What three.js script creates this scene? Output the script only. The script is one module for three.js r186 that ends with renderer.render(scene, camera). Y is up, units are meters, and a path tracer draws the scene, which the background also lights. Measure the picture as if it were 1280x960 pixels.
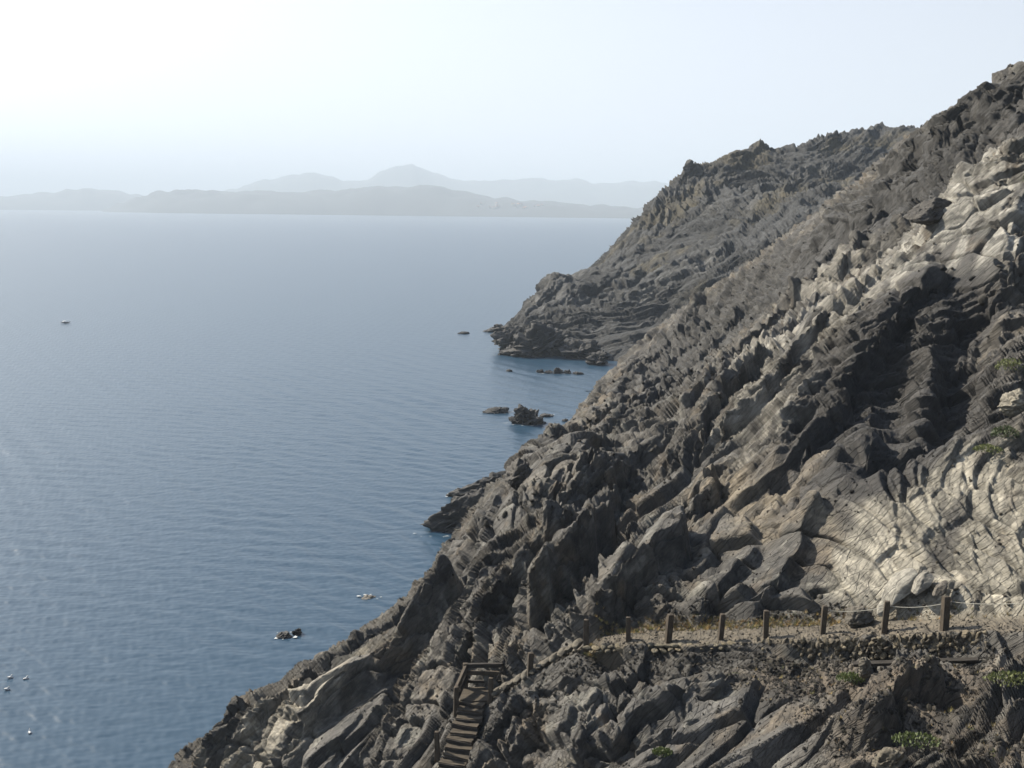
import * as THREE from 'three';
import { mergeGeometries, mergeVertices } from 'three/addons/utils/BufferGeometryUtils.js';

// ---------------------------------------------------------------- camera, sky, sun, exposure
const scene = new THREE.Scene();
const R = THREE.MathUtils.degToRad;
const EYE_Y = 36;
const camera = new THREE.PerspectiveCamera(41.83, 4 / 3, 0.5, 60000);
camera.position.set(0, EYE_Y, 0);
camera.rotation.order = 'YXZ';
camera.rotation.set(R(-9.85), 0, R(0.5));

const renderer = new THREE.WebGLRenderer({ antialias: true });
renderer.toneMapping = THREE.LinearToneMapping;
renderer.toneMappingExposure = 2.12;
renderer.shadowMap.enabled = true;

const SUN_AZ = R(-57), SUN_EL = R(37);
const sunDir = new THREE.Vector3(Math.sin(SUN_AZ) * Math.cos(SUN_EL), Math.sin(SUN_EL), -Math.cos(SUN_AZ) * Math.cos(SUN_EL));
const sun = new THREE.DirectionalLight(new THREE.Color(1.0, 0.91, 0.76), 5.0);
sun.position.copy(sunDir).multiplyScalar(400).add(new THREE.Vector3(10, 15, -60));
sun.target.position.set(10, 15, -60);
sun.castShadow = true;
sun.shadow.mapSize.set(4096, 4096);
Object.assign(sun.shadow.camera, { left: -130, right: 130, top: 130, bottom: -130, near: 10, far: 900 });
sun.shadow.radius = 1.5;
scene.add(sun, sun.target);

// hazy summer sky: pale blue overhead, whitening towards the horizon and towards the sun
function skyTexture() {
  const W = 512, Hh = 256, d = new Float32Array(W * Hh * 4), v = new THREE.Vector3();
  for (let j = 0; j < Hh; j++) for (let i = 0; i < W; i++) {
    const lat = ((j + 0.5) / Hh - 0.5) * Math.PI, lon = ((i + 0.5) / W - 0.5) * 2 * Math.PI;
    v.set(Math.cos(lat) * Math.cos(lon), Math.sin(lat), Math.cos(lat) * Math.sin(lon));
    const e = Math.max(0, v.y), c = v.dot(sunDir), g = Math.acos(Math.min(1, Math.max(-1, c)));
    const hz = Math.exp(-Math.pow(e / 0.46, 1.7));
    const glow = Math.exp(-Math.pow(g / 0.5, 2)) * 0.75 + Math.exp(-g / 0.7) * 0.30;
    const far = 0.5 + 0.5 * Math.cos(Math.min(Math.PI, g));
    const k = (i + j * W) * 4, b = 0.17 + 0.80 * far;
    d[k]     = b * (0.08 * (1 - hz) + 0.56 * hz) + glow * 0.95;
    d[k + 1] = b * (0.16 * (1 - hz) + 0.60 * hz) + glow * 0.93;
    d[k + 2] = b * (0.32 * (1 - hz) + 0.66 * hz) + glow * 0.88;
    d[k + 3] = 1;
  }
  const t = new THREE.DataTexture(d, W, Hh, THREE.RGBAFormat, THREE.FloatType);
  t.mapping = THREE.EquirectangularReflectionMapping;
  t.magFilter = t.minFilter = THREE.LinearFilter;
  t.wrapS = THREE.RepeatWrapping;
  t.needsUpdate = true;
  return t;
}
scene.background = skyTexture();
scene.environment = scene.background;
scene.fog = new THREE.FogExp2(new THREE.Color(0.75, 0.87, 1.0), 0.00019);

// ---------------------------------------------------------------- helpers
function rng(seed) { let s = seed >>> 0; return () => { s = (s + 0x6d2b79f5) | 0; let t = Math.imul(s ^ (s >>> 15), 1 | s); t = (t + Math.imul(t ^ (t >>> 7), 61 | t)) ^ t; return ((t ^ (t >>> 14)) >>> 0) / 4294967296; }; }
const clamp = (x, a, b) => (x < a ? a : x > b ? b : x);
const lerp = (a, b, t) => a + (b - a) * t;
const sstep = (a, b, x) => { const t = clamp((x - a) / (b - a), 0, 1); return t * t * (3 - 2 * t); };
function h2(x, y, s) { let h = Math.imul(x, 374761393) ^ Math.imul(y, 668265263) ^ Math.imul(s, 2147483647 ^ 0x5bd1e995); h = Math.imul(h ^ (h >>> 13), 1274126177); h ^= h >>> 16; h = Math.imul(h, 0x85ebca6b); return ((h ^ (h >>> 13)) >>> 0) / 4294967296; }
const PERM = (() => { const r = rng(77), p = [...Array(256).keys()]; for (let i = 255; i > 0; i--) { const j = (r() * (i + 1)) | 0; [p[i], p[j]] = [p[j], p[i]]; } return new Uint8Array([...p, ...p]); })();
function gr(h, x, y, z) { h &= 15; const u = h < 8 ? x : y, v = h < 4 ? y : h === 12 || h === 14 ? x : z; return (h & 1 ? -u : u) + (h & 2 ? -v : v); }
function noise(x, y, z) {
  const X = Math.floor(x), Y = Math.floor(y), Z = Math.floor(z); x -= X; y -= Y; z -= Z;
  const u = x * x * x * (x * (x * 6 - 15) + 10), v = y * y * y * (y * (y * 6 - 15) + 10), w = z * z * z * (z * (z * 6 - 15) + 10);
  const xi = X & 255, yi = Y & 255, zi = Z & 255;
  const A = PERM[xi] + yi, AA = PERM[A & 255] + zi, AB = PERM[(A + 1) & 255] + zi, B = PERM[(xi + 1) & 255] + yi, BA = PERM[B & 255] + zi, BB = PERM[(B + 1) & 255] + zi;
  return lerp(lerp(lerp(gr(PERM[AA], x, y, z), gr(PERM[BA], x - 1, y, z), u), lerp(gr(PERM[AB], x, y - 1, z), gr(PERM[BB], x - 1, y - 1, z), u), v),
    lerp(lerp(gr(PERM[AA + 1], x, y, z - 1), gr(PERM[BA + 1], x - 1, y, z - 1), u), lerp(gr(PERM[AB + 1], x, y - 1, z - 1), gr(PERM[BB + 1], x - 1, y - 1, z - 1), u), v), w);
}
const fbm = (x, y, z, n) => { let s = 0, a = 1; for (let i = 0; i < n; i++) { s += a * noise(x, y, z); x = x * 2.03 + 5.1; y = y * 2.03 - 3.7; z = z * 2.03 + 1.3; a *= 0.5; } return s; };

const used = {};
function numbered(n) { const k = used[n] = (used[n] ?? -1) + 1; return k ? `${n}_${String(k).padStart(3, '0')}` : n; }
function tag(o, label, category, group, kind) { if (label) o.userData.label = label; if (category) o.userData.category = category; if (group) o.userData.group = group; if (kind) o.userData.kind = kind; return o; }
function mesh(name, geo, mat, parent) { const m = new THREE.Mesh(geo, mat); m.name = parent ? name : numbered(name); m.castShadow = m.receiveShadow = true; (parent ?? scene).add(m); return m; }
function thing(name, label, category, pos, group) { const g = new THREE.Group(); g.name = numbered(name); g.position.set(...pos); scene.add(g); return tag(g, label, category, group); }
const lin = (r, g, b) => new THREE.Color().setRGB(r, g, b);

// thin-plate spline through surveyed ground points [x, y, z]
function spline(pts) {
  const n = pts.length, m = n + 3, A = [];
  const U = (d2) => (d2 > 1e-9 ? 0.5 * d2 * Math.log(d2) : 0);
  for (let i = 0; i < m; i++) A.push(new Float64Array(m + 1));
  for (let i = 0; i < n; i++) {
    for (let j = 0; j < n; j++) A[i][j] = U((pts[i][0] - pts[j][0]) ** 2 + (pts[i][2] - pts[j][2]) ** 2);
    A[i][i] += 0.02; A[i][n] = A[n][i] = 1; A[i][n + 1] = A[n + 1][i] = pts[i][0]; A[i][n + 2] = A[n + 2][i] = pts[i][2]; A[i][m] = pts[i][1];
  }
  for (let c = 0; c < m; c++) {
    let p = c; for (let r = c + 1; r < m; r++) if (Math.abs(A[r][c]) > Math.abs(A[p][c])) p = r;
    [A[c], A[p]] = [A[p], A[c]];
    for (let r = c + 1; r < m; r++) { const f = A[r][c] / A[c][c]; if (f) for (let k = c; k <= m; k++) A[r][k] -= f * A[c][k]; }
  }
  const w = new Float64Array(m);
  for (let r = m - 1; r >= 0; r--) { let s = A[r][m]; for (let k = r + 1; k < m; k++) s -= A[r][k] * w[k]; w[r] = s / A[r][r]; }
  const px = Float64Array.from(pts, (p) => p[0]), pz = Float64Array.from(pts, (p) => p[2]);
  return (x, z) => { let s = w[n] + w[n + 1] * x + w[n + 2] * z; for (let i = 0; i < n; i++) { const dx = x - px[i], dz = z - pz[i], d2 = dx * dx + dz * dz; if (d2 > 1e-9) s += w[i] * 0.5 * d2 * Math.log(d2); } return s; };
}

// the same function read from a table with cubic interpolation
function tabulated(f, x0, x1, z0, z1, step) {
  const nx = Math.ceil((x1 - x0) / step) + 4, nz = Math.ceil((z1 - z0) / step) + 4, t = new Float32Array(nx * nz);
  for (let j = 0; j < nz; j++) for (let i = 0; i < nx; i++) t[j * nx + i] = f(x0 + (i - 1) * step, z0 + (j - 1) * step);
  const cr = (a, b, c, d, u) => b + 0.5 * u * (c - a + u * (2 * a - 5 * b + 4 * c - d + u * (3 * (b - c) + d - a)));
  return (x, z) => {
    const fx = clamp((x - x0) / step, 0, nx - 4.001), fz = clamp((z - z0) / step, 0, nz - 4.001), i = Math.floor(fx), j = Math.floor(fz), u = fx - i, v = fz - j;
    let k = j * nx + i; const a = cr(t[k], t[k + 1], t[k + 2], t[k + 3], u); k += nx;
    const b = cr(t[k], t[k + 1], t[k + 2], t[k + 3], u); k += nx;
    const c = cr(t[k], t[k + 1], t[k + 2], t[k + 3], u); k += nx;
    return cr(a, b, c, cr(t[k], t[k + 1], t[k + 2], t[k + 3], u), v);
  };
}

// surveyed points of the ground [x, height, z]
const SLOPE_SURVEY = [[-15.8,8.2,-44.3],[-14.8,9.5,-46.7],[-12.3,10.6,-48.5],[-9.5,12.6,-49.1],[-6.4,14.8,-48.6],[-4,16.2,-47.8],[-2.6,18.4,-46.9],[-0.7,19.1,-49],[-0.1,21.1,-52],[0.8,21.3,-58],[2.3,20.9,-66],[7.1,17.7,-89.7],[11.9,16.4,-119.4],[17.1,18.4,-133.9],[22.7,21.9,-136.1],[28,28.5,-126.9],[33.1,34.2,-117.4],[36,38.2,-110.3],[37.9,42,-103.3],[39.4,44,-98.4],[40.3,45.5,-91.5],[39.8,46.9,-86.3],[39.6,47.9,-80.8],[41.2,49.3,-77.8],[28.8,40.9,-59.4],[28.2,39.6,-60.8],[27.2,37.3,-62.3],[25.6,34.8,-64.1],[30.9,41.2,-58.3],[19.9,19.5,-118.3],[25.1,26.8,-102],[27.7,32.4,-85.6],[31.1,36.4,-86.6],[11.8,18.8,-91.2],[16.4,24.5,-78.3],[19.3,28.9,-67.3],[22.5,32.9,-62],[4.2,20.7,-63.9],[7.8,21.8,-59.5],[11.8,24.6,-55.8],[15.3,27.4,-52.8],[18.3,29.7,-51.9],[22.7,32.7,-51.2],[24.9,33.6,-50.1],[27.1,34,-49],[2.6,20.9,-51.9],[6.6,21.6,-49.6],[9.9,23.5,-46],[12.7,25.4,-43.2],[16.1,27.2,-43.1],[19.3,29.1,-42.8],[21.2,29.9,-41.9],[23,30.4,-41],[0.4,20.2,-45],[3.9,21.5,-42.3],[6.9,22.6,-39.4],[9.5,23.8,-36.8],[11.9,25.3,-35],[14.3,26.5,-34.1],[16.8,27.4,-33],[18.4,27.9,-32.1],[-2.8,18.3,-42.9],[0.4,19.9,-40],[2.6,21.1,-37.9],[4.9,21.9,-36.3],[7.6,22.3,-34.8],[10.1,22.9,-33.3],[12.4,24,-32.1],[14.5,25,-31],[16.1,25.8,-30.2],[17.4,26.3,-29.5],[2.7,20.7,-33.8],[4.2,21,-33.3],[5.5,21.2,-32.8],[7.1,21.6,-32.1],[8.5,22,-31.5],[10,22.5,-30.6],[11.7,23.1,-29.6],[13.1,23.7,-28.6],[14.8,24.3,-27.3],[15.8,24.8,-26.3],[0.7,19.1,-35.3],[-1.1,17.6,-36],[-2.1,16.1,-33.7],[-2.5,15.6,-32.9],[2.6,20.2,-33.1],[5.7,21,-31.5],[8,21.7,-30.1],[10.1,22.3,-28.9],[12,23,-27.5],[14.1,23.8,-26.3],[1.8,19.1,-32.5],[4.2,20,-29.7],[6.4,20.8,-28.3],[8.4,21.6,-26.9],[10.1,22.4,-25.5],[11.7,23.2,-24.3],[12.9,23.9,-23.5],[14,24.3,-22.6],[-3.9,15.5,-39.3],[-3.4,16.7,-41.4],[-4.3,14.4,-36.7],[-8.7,13.5,-43.1],[-11.2,11.8,-42.5],[-8,12.6,-39.2],[-13,11.9,-45.2],[-6.9,14.5,-43.5],[-5,15.8,-43.2],[1.6,18.1,-29],[4.8,20.2,-25.6],[7.2,21.9,-22.9],[9.2,23.4,-20.5],[10.6,24.5,-18.7],[11.4,24.8,-18.2],[9.7,25,-15.2],[6.1,22.2,-19],[1.4,18.5,-24],[-6.9,11.6,-33.3],[-14.7,7.9,-38.3],[-14.7,10.4,-30.7],[1,20.2,-17],[6.9,23.6,-13.3],[-20.5,3.7,-49],[-27.5,-4.8,-54.7],[-37.9,-6,-66.9],[-19.3,5,-51.5],[-26.1,-3.5,-57.2],[-36.1,-6,-69.6],[-16.5,6.1,-53.3],[-23,-2.4,-59.2],[-32.2,-6,-71.8],[-13.4,8.1,-54],[-19.6,-0.4,-59.9],[-28.1,-6,-72.7],[-10.1,10.3,-53.6],[-15.8,1.8,-59.5],[-23.5,-6,-72.4],[-7.4,11.7,-52.8],[-12.9,3.2,-58.8],[-20,-6,-71.7],[-5.9,13.9,-51.9],[-11.2,5.4,-57.9],[-17.9,-6,-70.9],[-3.8,14.6,-54],[-8.9,6.1,-60],[-15,-6,-73],[-3.1,16.6,-57],[-8.1,8.1,-63],[-14.1,-6,-76],[-2.1,16.8,-63],[-7,8.3,-69],[-12.9,-6,-82],[-0.5,16.4,-71],[-5.3,7.9,-77],[-10.9,-6,-90],[4.5,13.2,-94.7],[-0,4.7,-100.7],[-5,-6,-113.6],[9.4,11.9,-124.4],[5,3.4,-130.3],[0.3,-6,-143.3],[18.4,15.4,-143.8],[22.8,-3.6,-178.5],[24.3,18.9,-146],[30.1,-0.1,-180.5],[30.2,25.5,-136.7],[37.7,6.5,-170.8],[35.8,31.2,-127],[45.3,20.2,-160.7],[39.1,35.2,-119.8],[50,24.2,-153.1],[41.3,39,-112.7],[53.4,28,-145.5],[43.1,41,-107.7],[56.1,30,-140.2],[44.3,42.5,-100.7],[58.4,31.5,-132.7],[44,43.9,-95.4],[58.6,32.9,-127.2],[44,44.9,-89.8],[59.4,33.9,-121.2],[45.9,46.3,-86.6],[62.3,35.3,-117.6],[31.4,39.4,-64.8],[30.7,38.1,-66.2],[29.6,35.8,-67.8],[33.7,39.7,-63.6],[-30,-10,-140],[-55,-10,-140],[-18,-10,-155],[-7,-9,-160],[-35,-10,-110],[2,-9,-155],[-60,-10,-180],[-20,-10,-180],[0,-10,-175],[-80,-10,-100],[-40,-8,-70],[-12,-8,-105],[-2,-8,-140],[10,-10,-190],[-70,-8,-40],[-40,-8,-20]];
const HEADLAND_SURVEY = [[-5.8,-0.1,-304.9],[-0.2,1.8,-303],[6.5,10.6,-299.9],[9.9,14.4,-304.8],[21.6,17.3,-314.3],[32.8,24.3,-328.4],[42,34.5,-342.4],[52.1,42.7,-351.2],[56.8,46,-353.5],[60.7,50.1,-354.8],[65.6,49.3,-354],[73,54.1,-357.6],[83.2,57.7,-360.5],[96.3,57.6,-362.4],[103.6,59.7,-363.5],[117.5,62,-363.5],[133.3,65.7,-361.2],[141.7,65.8,-358],[156.8,65.7,-351.6],[180.3,72.2,-345.8],[196.2,73.9,-337.1],[12.9,6.6,-271.7],[25.4,7.2,-266.8],[37.2,8.1,-259.4],[21.8,1.4,-247],[30.8,2.4,-240],[21.2,13.2,-299.3],[36.5,16.4,-289.7],[45,17.7,-271.3],[55.2,22.2,-269.4],[45.2,29.4,-321.8],[63.6,34.6,-313.6],[76.2,39.6,-315.9],[85,39.5,-303.3],[82.7,50.5,-345.2],[107.2,53,-338.4],[117.3,52.7,-329.8],[49.5,14.2,-239.9],[70.9,25.3,-250.1],[98,37.2,-272.9],[116.1,39.4,-265.8],[10.2,2.9,-257.8],[3.1,2.1,-263],[3.2,3.9,-275],[12.6,4,-265.7],[-10.1,-5,-318.9],[-21.9,-5,-364.9],[-4.2,-4.2,-317],[-15.2,-5,-363],[2.8,4.6,-313.9],[-7.2,-5,-359.9],[6.4,8.4,-318.8],[-3.2,-5,-364.8],[18.6,11.3,-328.3],[10.7,-5,-374.2],[30.2,18.3,-342.3],[23.8,-5,-388.1],[39.7,28.5,-356.3],[34.3,0.5,-402],[50.2,36.7,-365],[45.9,8.7,-410.6],[59.1,44.1,-368.6],[55.8,16.1,-413.9],[71.7,50.3,-371.3],[69.9,40.3,-416.4],[82.2,53.8,-374.1],[81.6,43.8,-419],[95.8,53.5,-375.9],[96.6,43.5,-420.4],[117.7,57.9,-376.8],[120.8,47.9,-420.6],[133.9,61.9,-374.4],[138.8,51.9,-417.6],[158.4,61.3,-364.5],[166.1,51.3,-406.5],[182.8,66.2,-358.2],[193,56.2,-399],[-8.5,-2.5,-297.4],[-7.8,-8,-272.4],[-4.4,-2.5,-267.3],[-4,-8,-242.3],[-0.1,-2.5,-242.7],[-0.1,-8,-217.7],[7.7,-2.5,-239.3],[6.9,-8,-214.3],[14.9,-2.5,-232.2],[13.3,-8,-207.3],[23.7,-2.5,-226.7],[21.1,-8,-201.8],[33.6,-2.5,-219.4],[29.8,-8,-194.7],[44,-2.5,-209.6],[38.9,-8,-185.1],[58.5,-2.5,-200.8],[51.5,-8,-176.8],[-40,-8,-360],[-25,-8,-300],[-10,-8,-400],[-60,-8,-450],[-15,-8,-330]];
// broken bed edges and clefts in plan: [height or depth, width, line]
const LEDGES = [
  [2.2, 4.5, [[0.1,-38.1],[2,-38],[4.8,-44]]],
  [1.3, 3, [[3.1,-34.2],[4.9,-36.3],[7.6,-41.2]]],
  [1.3, 2.5, [[7.8,-40.9],[9.9,-45]]],
  [0.9, 2.2, [[8.6,-23.4],[10.9,-25.7],[13.4,-27.4]]],
  [0.6, 1.6, [[1.7,-30],[3.4,-29.3],[5.5,-29.7],[7.4,-29.8]]],
  [0.6, 1.2, [[1.5,-33.3],[2.8,-33.2]]],
  [1.3, 5, [[12,-40.4],[15.9,-46.9],[19.7,-50.8],[22.9,-52.2]]],
  [1.4, 3.5, [[9.4,-51.5],[12.7,-59],[16.1,-63.6]]],
  [1.1, 3, [[1.8,-41.8],[5.6,-51.8],[7.3,-55.5]]],
  [1.2, 3, [[10.2,-52.1],[13.7,-52.8],[18.3,-57.4],[20.9,-57.5]]],
  [1.2, 4, [[22.2,-87],[26.6,-80.3],[29.7,-74.5]]],
  [1.6, 5, [[27.5,-97],[31,-86.3],[32.6,-75]]],
  [1.8, 5, [[32.4,-92.6],[33.7,-82.4],[35.9,-75.5]]],
  [1.3, 3.5, [[-10.6,-41.6],[-7.9,-42.7],[-4.3,-43.3],[-1.8,-44.8]]],
  [0.9, 2.5, [[-15,-44.9],[-11.6,-44.3],[-9.1,-47.3]]],
  [0.6, 1.4, [[-1.1,-33.9],[0.7,-34.2],[2,-33.7]]],
  [0.7, 1.6, [[8.2,-33.2],[10.1,-34.8],[11.5,-35]]],
  [0.7, 1.6, [[6,-33.3],[8.4,-35.6],[9.7,-36.4]]],
];
const CREVICES = [
  [1.6, 1.1, [[-5.7,-40],[-4.7,-42.2],[-2.8,-42.7],[-1.1,-48.9]]],
  [1.9, 1.6, [[15.1,-35.2],[18.4,-41.4],[22.2,-48.4],[24,-50.7]]],
  [1, 1.5, [[13.4,-35.4],[17.1,-44],[19.2,-48.9]]],
  [0.7, 0.5, [[1.8,-32.6],[2.1,-33],[2.9,-33]]],
  [0.9, 0.6, [[-0.6,-39.6],[1,-40.2],[2.2,-43]]],
  [0.8, 1, [[10.9,-38.7],[13.1,-44.4],[14.6,-47.3]]],
];
const LITHOLOGY = {
  graphite: [[11,-41.1],[13.3,-47.4],[15.3,-51.2],[17.4,-51.6],[19.5,-53.1],[22.3,-53.3],[23.7,-51.4],[23.6,-49.2],[20.7,-43.2],[17.6,-37],[16.6,-33.2],[15,-33.8],[13.1,-35.3],[11.3,-37]],
  paleLow: [[11.5,-35.7],[13.4,-35.4],[15.6,-33.9],[17.1,-32.8],[18.4,-31.8],[16,-26.9],[13.6,-28.6],[11.7,-30.7],[11.8,-32.4],[11.1,-34]],
  paleCliff: [[21.4,-58.3],[29.7,-74.5],[32.2,-74.1],[27.2,-58.7],[28.1,-58.6],[30.3,-56.2],[26.8,-48.6],[24.3,-50.4],[22.2,-52.9]],
  paleSpur: [[9.4,-51.5],[11.8,-60.6],[15.2,-66.4],[23.2,-84.5],[26.4,-81.5],[28.3,-76.6],[23.6,-55.6],[23.1,-52.3],[19.7,-51.4],[17.3,-50.1],[14.7,-48.8],[12.7,-45.1],[10.3,-44.7]],
  tanHollow: [[9.6,-48.8],[11.4,-43.2],[12.3,-37.4],[12.1,-34.8],[10.8,-36.2],[9.3,-38.7],[9.1,-44]],
  soil: [[4.3,-30.5],[8.2,-29.8],[10.5,-29.3],[14,-27.4],[15.5,-25.8],[11.3,-18.2],[8.5,-21.1],[11.3,-24.2],[9.2,-24.2],[8.9,-28],[6.4,-28.4]],
  blackRidge: [[29.8,-102.5],[32.2,-94],[34.8,-92],[35.3,-79.1],[38.3,-77.4],[40.2,-75.1],[30.7,-56.6],[34.3,-74],[25.5,-59.6],[29,-73.8],[26.8,-82.9],[25.6,-100.9]],
  darkMid: [[12.5,-114.6],[16.1,-125.2],[21,-125.3],[28,-122.5],[31.2,-110.6],[32.1,-98.3],[34.1,-93.8],[31.7,-80],[29.1,-75.8],[27.3,-84.4],[23.8,-93.5],[19.3,-92.4],[11.5,-64.5],[8.6,-66]],
  shore: [[-16.1,-44.8],[-14.5,-45.5],[-11.2,-44.3],[-8.8,-46.3],[-6.3,-47.8],[-4.5,-45.4],[-6.8,-44],[-9.4,-42.6],[-11.7,-41.3]],
};

// ---------------------------------------------------------------- shape of the ground
const slopeBase = tabulated(spline(SLOPE_SURVEY), -92, 122, -205, -8, 0.7);
const headlandBase = tabulated(spline(HEADLAND_SURVEY), -40, 275, -465, -160, 2.5);

const POST_LINE = [[0.4, 19.3, -35.35], [2.6, 20.6, -34.0], [4.2, 21.0, -33.3], [5.5, 21.25, -32.9], [7.1, 21.65, -32.1], [8.5, 22.0, -31.5], [10.1, 22.5, -30.7], [11.7, 23.05, -29.7], [13.1, 23.6, -28.6], [14.9, 24.3, -27.2], [17.5, 25.2, -25.6]];
const STAIR_LINE = [[-1.3, 17.6, -36.3], [-1.35, 17.5, -35.75], [-2.0, 16.15, -33.35], [-2.5, 15.15, -31.6]];
const UPPER_STAIR_LINE = [[-0.75, 17.7, -36.1], [0.8, 19.1, -35.55], [2.6, 20.6, -34.2]];

// nearest point of a polyline in plan: [distance, side (+ left of travel), level, along]
function nearLine(L, x, z, out) {
  let best = 1e9, side = 0, y = 0, s0 = 0, along = 0, inside = false;
  for (let i = 0; i + 1 < L.length; i++) {
    const a = L[i], b = L[i + 1], dx = b[0] - a[0], dz = b[b.length - 1] - a[a.length - 1], l2 = dx * dx + dz * dz, az = a[a.length - 1];
    const tr = ((x - a[0]) * dx + (z - az) * dz) / l2, t = clamp(tr, 0, 1);
    const ex = x - a[0] - dx * t, ez = z - az - dz * t, d = ex * ex + ez * ez;
    if (d < best) { best = d; side = dx * (z - az) - dz * (x - a[0]); y = lerp(a[1], b[1], t); along = s0 + t * Math.sqrt(l2); inside = (tr >= 0 || i > 0) && (tr <= 1 || i + 2 < L.length); }
    s0 += Math.sqrt(l2);
  }
  out.d = Math.sqrt(best); out.s = side < 0 ? out.d : -out.d; out.y = y; out.along = along; out.total = s0; out.inside = inside;
  return out;
}
const nl = {};
const LINE_BOX = new Map();
function farFrom(L, x, z, m) {
  let b = LINE_BOX.get(L);
  if (!b) { b = [1e9, -1e9, 1e9, -1e9]; for (const p of L) { const pz = p[p.length - 1]; b[0] = Math.min(b[0], p[0]); b[1] = Math.max(b[1], p[0]); b[2] = Math.min(b[2], pz); b[3] = Math.max(b[3], pz); } LINE_BOX.set(L, b); }
  return x < b[0] - m || x > b[1] + m || z < b[2] - m || z > b[3] + m;
}

// height of the slope with its ledges, crevices, path bed and stair cutting; `calm` is how far rock relief is smoothed there
const ground = { y: 0, calm: 0, path: 0 };
function slopeHeight(x, z) {
  let h = slopeBase(x, z), calm = 0, path = 0;
  const wx = x + noise(x * 0.35, 3.1, z * 0.35) * 1.0 + noise(x * 1.1, 7.1, z * 1.1) * 0.35, wz = z + noise(x * 0.35, 9.7, z * 0.35) * 1.0 + noise(x * 1.1, 1.9, z * 1.1) * 0.35;
  for (const [amp, w, L] of LEDGES) {                      // beds that end in a broken face on the landward side
    if (farFrom(L, x, z, w * 1.6 + 2)) continue;
    nearLine(L, wx, wz, nl);
    const e = sstep(0, 0.12, nl.along / nl.total) * sstep(0, 0.12, 1 - nl.along / nl.total);
    if (nl.s > 0) h += amp * e * (1 - sstep(0.1, 1, nl.s / w)); else h += amp * e * (1 - sstep(0, 0.35, nl.d)) - amp * 0.25 * e * (1 - sstep(0, 0.6 * w, nl.d));
  }
  for (const [amp, w, L] of CREVICES) {
    if (farFrom(L, x, z, w * 2 + 2)) continue;
    nearLine(L, wx, wz, nl);
    const e = sstep(0, 0.15, nl.along / nl.total) * sstep(0, 0.15, 1 - nl.along / nl.total);
    h -= amp * e * (1 - sstep(0.1, 1, nl.d / w));
  }
  if (!farFrom(POST_LINE, x, z, 5)) {                      // the path is a bench cut behind the post line and walled up below it
    nearLine(POST_LINE, x, z, nl);
    if (nl.along > 2.5) {
      const y = nl.y + noise(x * 1.7, 0.3, z * 1.7) * 0.08, s = nl.s + noise(x * 0.9, 5.5, z * 0.9) * 0.25, e = sstep(2.5, 3.2, nl.along);
      const wall = 0.3 + 0.35 * sstep(8.5, 10, nl.along);
      if (s > -0.22) { const m = e * (1 - sstep(1.1, 1.9, s)); h = lerp(h, y, m); calm = m; path = e * (1 - sstep(0.9, 1.6, s)); }
      else { const m = e * (1 - sstep(0.3, 3.2, -s)); h = lerp(h, y - wall * sstep(0.2, 0.5, -s) - 0.42 * (-s - 0.22), m); calm = Math.max(0.2, 0.85 * (1 - sstep(0.5, 1.0, -s))) * m; }
    }
  }
  for (const L of [STAIR_LINE, UPPER_STAIR_LINE]) {
    if (farFrom(L, x, z, 2.5)) continue;
    nearLine(L, x, z, nl);
    const m = 1 - sstep(0.55, 0.85, nl.d);
    h = lerp(h, nl.y - (L === UPPER_STAIR_LINE ? 0.3 : 0.16), m); calm = Math.max(calm, m);
    if (L === UPPER_STAIR_LINE && nl.s < 0) { const q = 1 - sstep(1.2, 2.4, nl.d); h = lerp(h, Math.min(h, nl.y - 0.25 - 0.55 * Math.max(0, nl.d - 0.4)), q); calm = Math.max(calm, q * 0.6); }
  }
  ground.y = h; ground.calm = calm; ground.path = path;
  return h;
}

// foliation frame: T runs along the beds, S across them, N out of the slope
const FT = new THREE.Vector3(0.57, 0.45, -0.69).normalize();
const FN = new THREE.Vector3(-0.3, 0.85, 0.43); FN.addScaledVector(FT, -FN.dot(FT)).normalize();
const FS = new THREE.Vector3().crossVectors(FT, FN);

// tilted slabs: nearest cell of a jittered lattice, each with its own level, tilt and tone; neighbours meet in a ramp of width `soft`
const cell = { v: 0, tone: 0, edge: 0, d: 0 };
function slabs(a, b, seed, bias, soft) {
  const ia = Math.floor(a), ib = Math.floor(b);
  let d1 = 9, d2 = 9, a1 = 0, b1 = 0, p1 = 0, q1 = 0, a2 = 0, b2 = 0, p2 = 0, q2 = 0;
  for (let j = -1; j < 2; j++) for (let i = -1; i < 2; i++) {
    const ga = ia + i, gb = ib + j, qa = ga + 0.1 + 0.8 * h2(ga, gb, seed), qb = gb + 0.1 + 0.8 * h2(ga, gb, seed + 1);
    const d = (a - qa) * (a - qa) + (b - qb) * (b - qb);
    if (d < d1) { d2 = d1; a2 = a1; b2 = b1; p2 = p1; q2 = q1; d1 = d; a1 = ga; b1 = gb; p1 = qa; q1 = qb; } else if (d < d2) { d2 = d; a2 = ga; b2 = gb; p2 = qa; q2 = qb; }
  }
  const val = (ca, cb, pa, pb) => { const r3 = h2(ca, cb, seed + 4); return (h2(ca, cb, seed + 2) - 0.5) * 0.9 + (b - pb) * (bias + (h2(ca, cb, seed + 3) - 0.5) * 0.7) + (a - pa) * (r3 - 0.5) * 0.7; };
  cell.d = Math.sqrt(d1); cell.edge = Math.sqrt(d2) - cell.d; cell.tone = h2(a1, b1, seed + 4);
  const v1 = val(a1, b1, p1, q1), k = 1 - sstep(0, soft, cell.edge);
  cell.v = k > 0 ? v1 + (val(a2, b2, p2, q2) - v1) * 0.5 * k : v1;
}
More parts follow.
